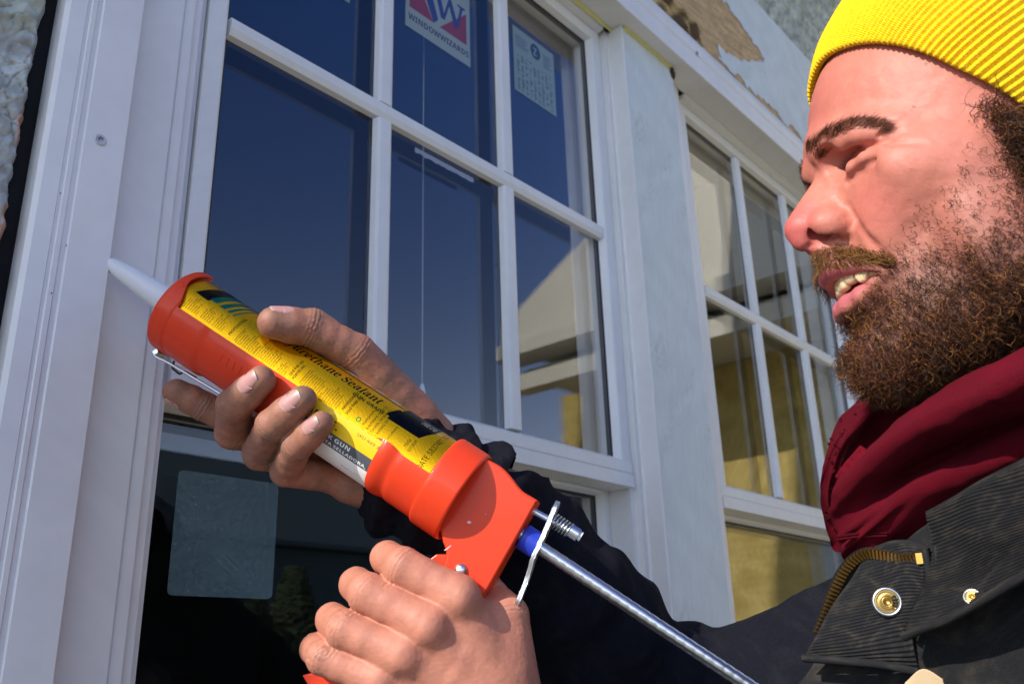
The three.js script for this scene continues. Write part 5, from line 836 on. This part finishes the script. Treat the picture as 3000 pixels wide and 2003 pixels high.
  scatter(headGeo, (p) => { if (p.x > 36 || p.y < -52) return 0; const seen = p.z > 30 && p.x > -30 ? 1 : 0.4; const e = 33 - 8 * sstep(10, -20, p.y) + 5 * noise(p.y * 0.12, 3, 1); return sstep(e + 2, e - 9, p.x) * sstep(-38, -10, p.y + (p.x < -30 ? 16 : 0)) * ((p.x - 5) * -0.69 + (p.y - 55) * 0.72 < -36 ? 1 : 0) * 1.1 * seen; }, H, (p, n) => { const flow = V(-0.25, -0.75, 0.1).addScaledVector(V(gauss(), gauss(), gauss()), 0.8); curls.push(grow(p, n, flow, 12 + 10 * H(), 2.0 + 1.2 * H(), 0.17, tint(0.62), 10, 0.5)); });
  part('hair', hairGeometry(curls), hairMat, man);
}
// ---------- knitted cap ----------
{
  const C = V(5, 65, 0), A = V(-0.69, 0.72, 0).normalize(), AR = V(-0.84, 0.54, 0).normalize(), E = V(AR.y, -AR.x, 0), AC = A.clone(), c0 = V(5, 55, 0), rad = [88, 100, 81], cut = -34;
  const hit = (psi, th, ex) => { const d = AR.clone().multiplyScalar(Math.cos(psi)).addScaledVector(E, Math.sin(psi) * Math.cos(th)).addScaledVector(V(0, 0, 1), Math.sin(psi) * Math.sin(th)); const k = 1 / Math.sqrt((d.x / (rad[0] + ex)) ** 2 + (d.y / (rad[1] + ex)) ** 2 + (d.z / (rad[2] + ex)) ** 2); return C.clone().addScaledVector(d, k); };
  const N = 132, th0 = []; // rib count
  const psiMax = th => { let a = 0.6, b = 2.9; for (let i = 0; i < 22; i++) { const m = (a + b) / 2; if (hit(m, th, 0).sub(c0).dot(A) > cut + 4 * Math.max(0, Math.cos(th))) a = m; else b = m; } return (a + b) / 2; };
  const nu = N * 9, nv = 110, maxes = []; for (let i = 0; i <= nu; i++) maxes.push(psiMax(i / nu * 2 * Math.PI));
  const g = grid((u, v) => {
    const i = Math.round(u * nu), th = u * 2 * Math.PI, pm = maxes[i], wob = 0.012 * noise(Math.cos(th) * 2.2, Math.sin(th) * 2.2, 3);
    let psi, lift = 0; const edge = 0.93;                                     // beyond this the brim rolls under
    if (v < edge) psi = 0.06 + (pm - 0.06 + wob) * (v / edge); else { const t = (v - edge) / (1 - edge) * Math.PI; psi = pm + wob + Math.sin(t) * 0.012 - (t > 1.57 ? (t - 1.57) * 0.03 : 0); lift = -(1 - Math.cos(t)) * 2.1; }
    const tw = 0.03 * noise(Math.cos(th) * 3, Math.sin(th) * 3, psi * 2), rib = Math.cos((th + tw) * N), sq = Math.sign(rib) * Math.pow(Math.abs(rib), 0.8);
    const slack = 1.2 * noise(Math.cos(th) * 2, Math.sin(th) * 2, psi * 3) ;
    return hit(psi, th, 2.2 + lift + sq * 0.85 * sstep(0, 0.5, psi) + slack);
  }, nu, nv, (u, v) => [u * N * 0.5, v * 60]);
  const knit = texture(256, 256, (u, v) => { const a = Math.abs(((u * 2) % 1) - 0.5) * 2, y = (v * 3 + a * 0.55) % 1; return 0.35 + 0.5 * Math.sin(y * Math.PI) + 0.1 * tile(u, v, 30, 2); }, false);
  const yel = texture(256, 256, (u, v) => { const n = tile(u, v, 12, 3) * 0.1 + tile(u, v, 60, 5) * 0.12; return [0.985 + n * 0.3, 0.80 + n, 0.02]; }); yel.repeat.set(0.3, 0.3);
  headPlace(g); g.computeVertexNormals();
  const cap = part('beanie', g, new THREE.MeshPhysicalMaterial({ map: yel, roughness: 0.95, bumpMap: knit, bumpScale: 0.0006, sheen: 0.6, sheenRoughness: 0.5, sheenColor: col(0.9, 0.7, 0.1), side: THREE.DoubleSide }), man);
  // loose wool fibres
  const H = rng(33), gz = () => (H() + H() + H() - 1.5) * 1.2, fz = []; const gg = g.clone();
  const P = g.attributes.position, Nn = g.attributes.normal;
  for (let i = 0; i < 5200; i++) { const row = Math.floor((0.35 + 0.6 * H()) * nv), q = row * (nu + 1) + Math.floor(H() * nu), p = V().fromBufferAttribute(P, q), n = V().fromBufferAttribute(Nn, q); const d = n.clone().multiplyScalar(0.5).add(V(gz(), gz(), gz())).normalize(), pts = [p.clone()]; for (let k = 0; k < 4; k++) { d.add(V(gz(), gz(), gz()).multiplyScalar(0.5)).normalize(); p.addScaledVector(d, 0.0005 + 0.0005 * H()); pts.push(p.clone()); } fz.push({ p: pts, r: 0.00006, c: [0.85, 0.62, 0.05] }); }
  part('wool_fuzz', hairGeometry(fz), new THREE.MeshStandardMaterial({ vertexColors: true, roughness: 0.9 }), cap);
}

for (const g of bodyGeos) if (!g.userData.world) { headPlace(g); g.userData.world = true; }
// trunk and arms under the clothes, so that head and hands belong to one body
{
  const nb = [532, 53, 518], rs = [672, -15, 420], ls = [385, -15, 613], re = [642, -58, 166], le = [432, -225, 420];
  const inv = headMatrix.clone().invert(), rw = gunPoint(-10, 4, -66), lw = gunPoint(108, -118, -6), mmw = p => [p.x * 1000, (p.y - EYE) * 1000, p.z * 1000];
  const R1 = mmw(rw), L1 = mmw(lw), nt = mmw(head3(-42, -150, 0));
  const g = meshField((x, y, z) => { let d = cap(x, y, z, nb[0], -130, nb[2], 74, nb[0], -500, nb[2], 78); d = smin(d, cap(x, y, z, rs[0], rs[1] - 30, rs[2], 44, ls[0], ls[1] - 30, ls[2], 44), 40); d = smin(d, cap(x, y, z, ...nt, 54, nb[0], -60, nb[2], 58), 30); d = smin(d, cap(x, y, z, ...rs, 48, ...re, 40), 20); d = smin(d, cap(x, y, z, ...re, 40, ...R1, 22), 16); d = smin(d, cap(x, y, z, ...ls, 48, ...le, 40), 20); return smin(d, cap(x, y, z, ...le, 40, ...L1, 23), 16); }, [180, -660, 60], [800, 160, 760], 12, () => [0.5, 0.24, 0.17]);
  g.scale(0.001, 0.001, 0.001); g.translate(0, EYE, 0); g.userData.world = true; bodyGeos.push(g);
}
part('body', mergeGeometries(bodyGeos), M.skin, man);
renderer.render(scene, camera);
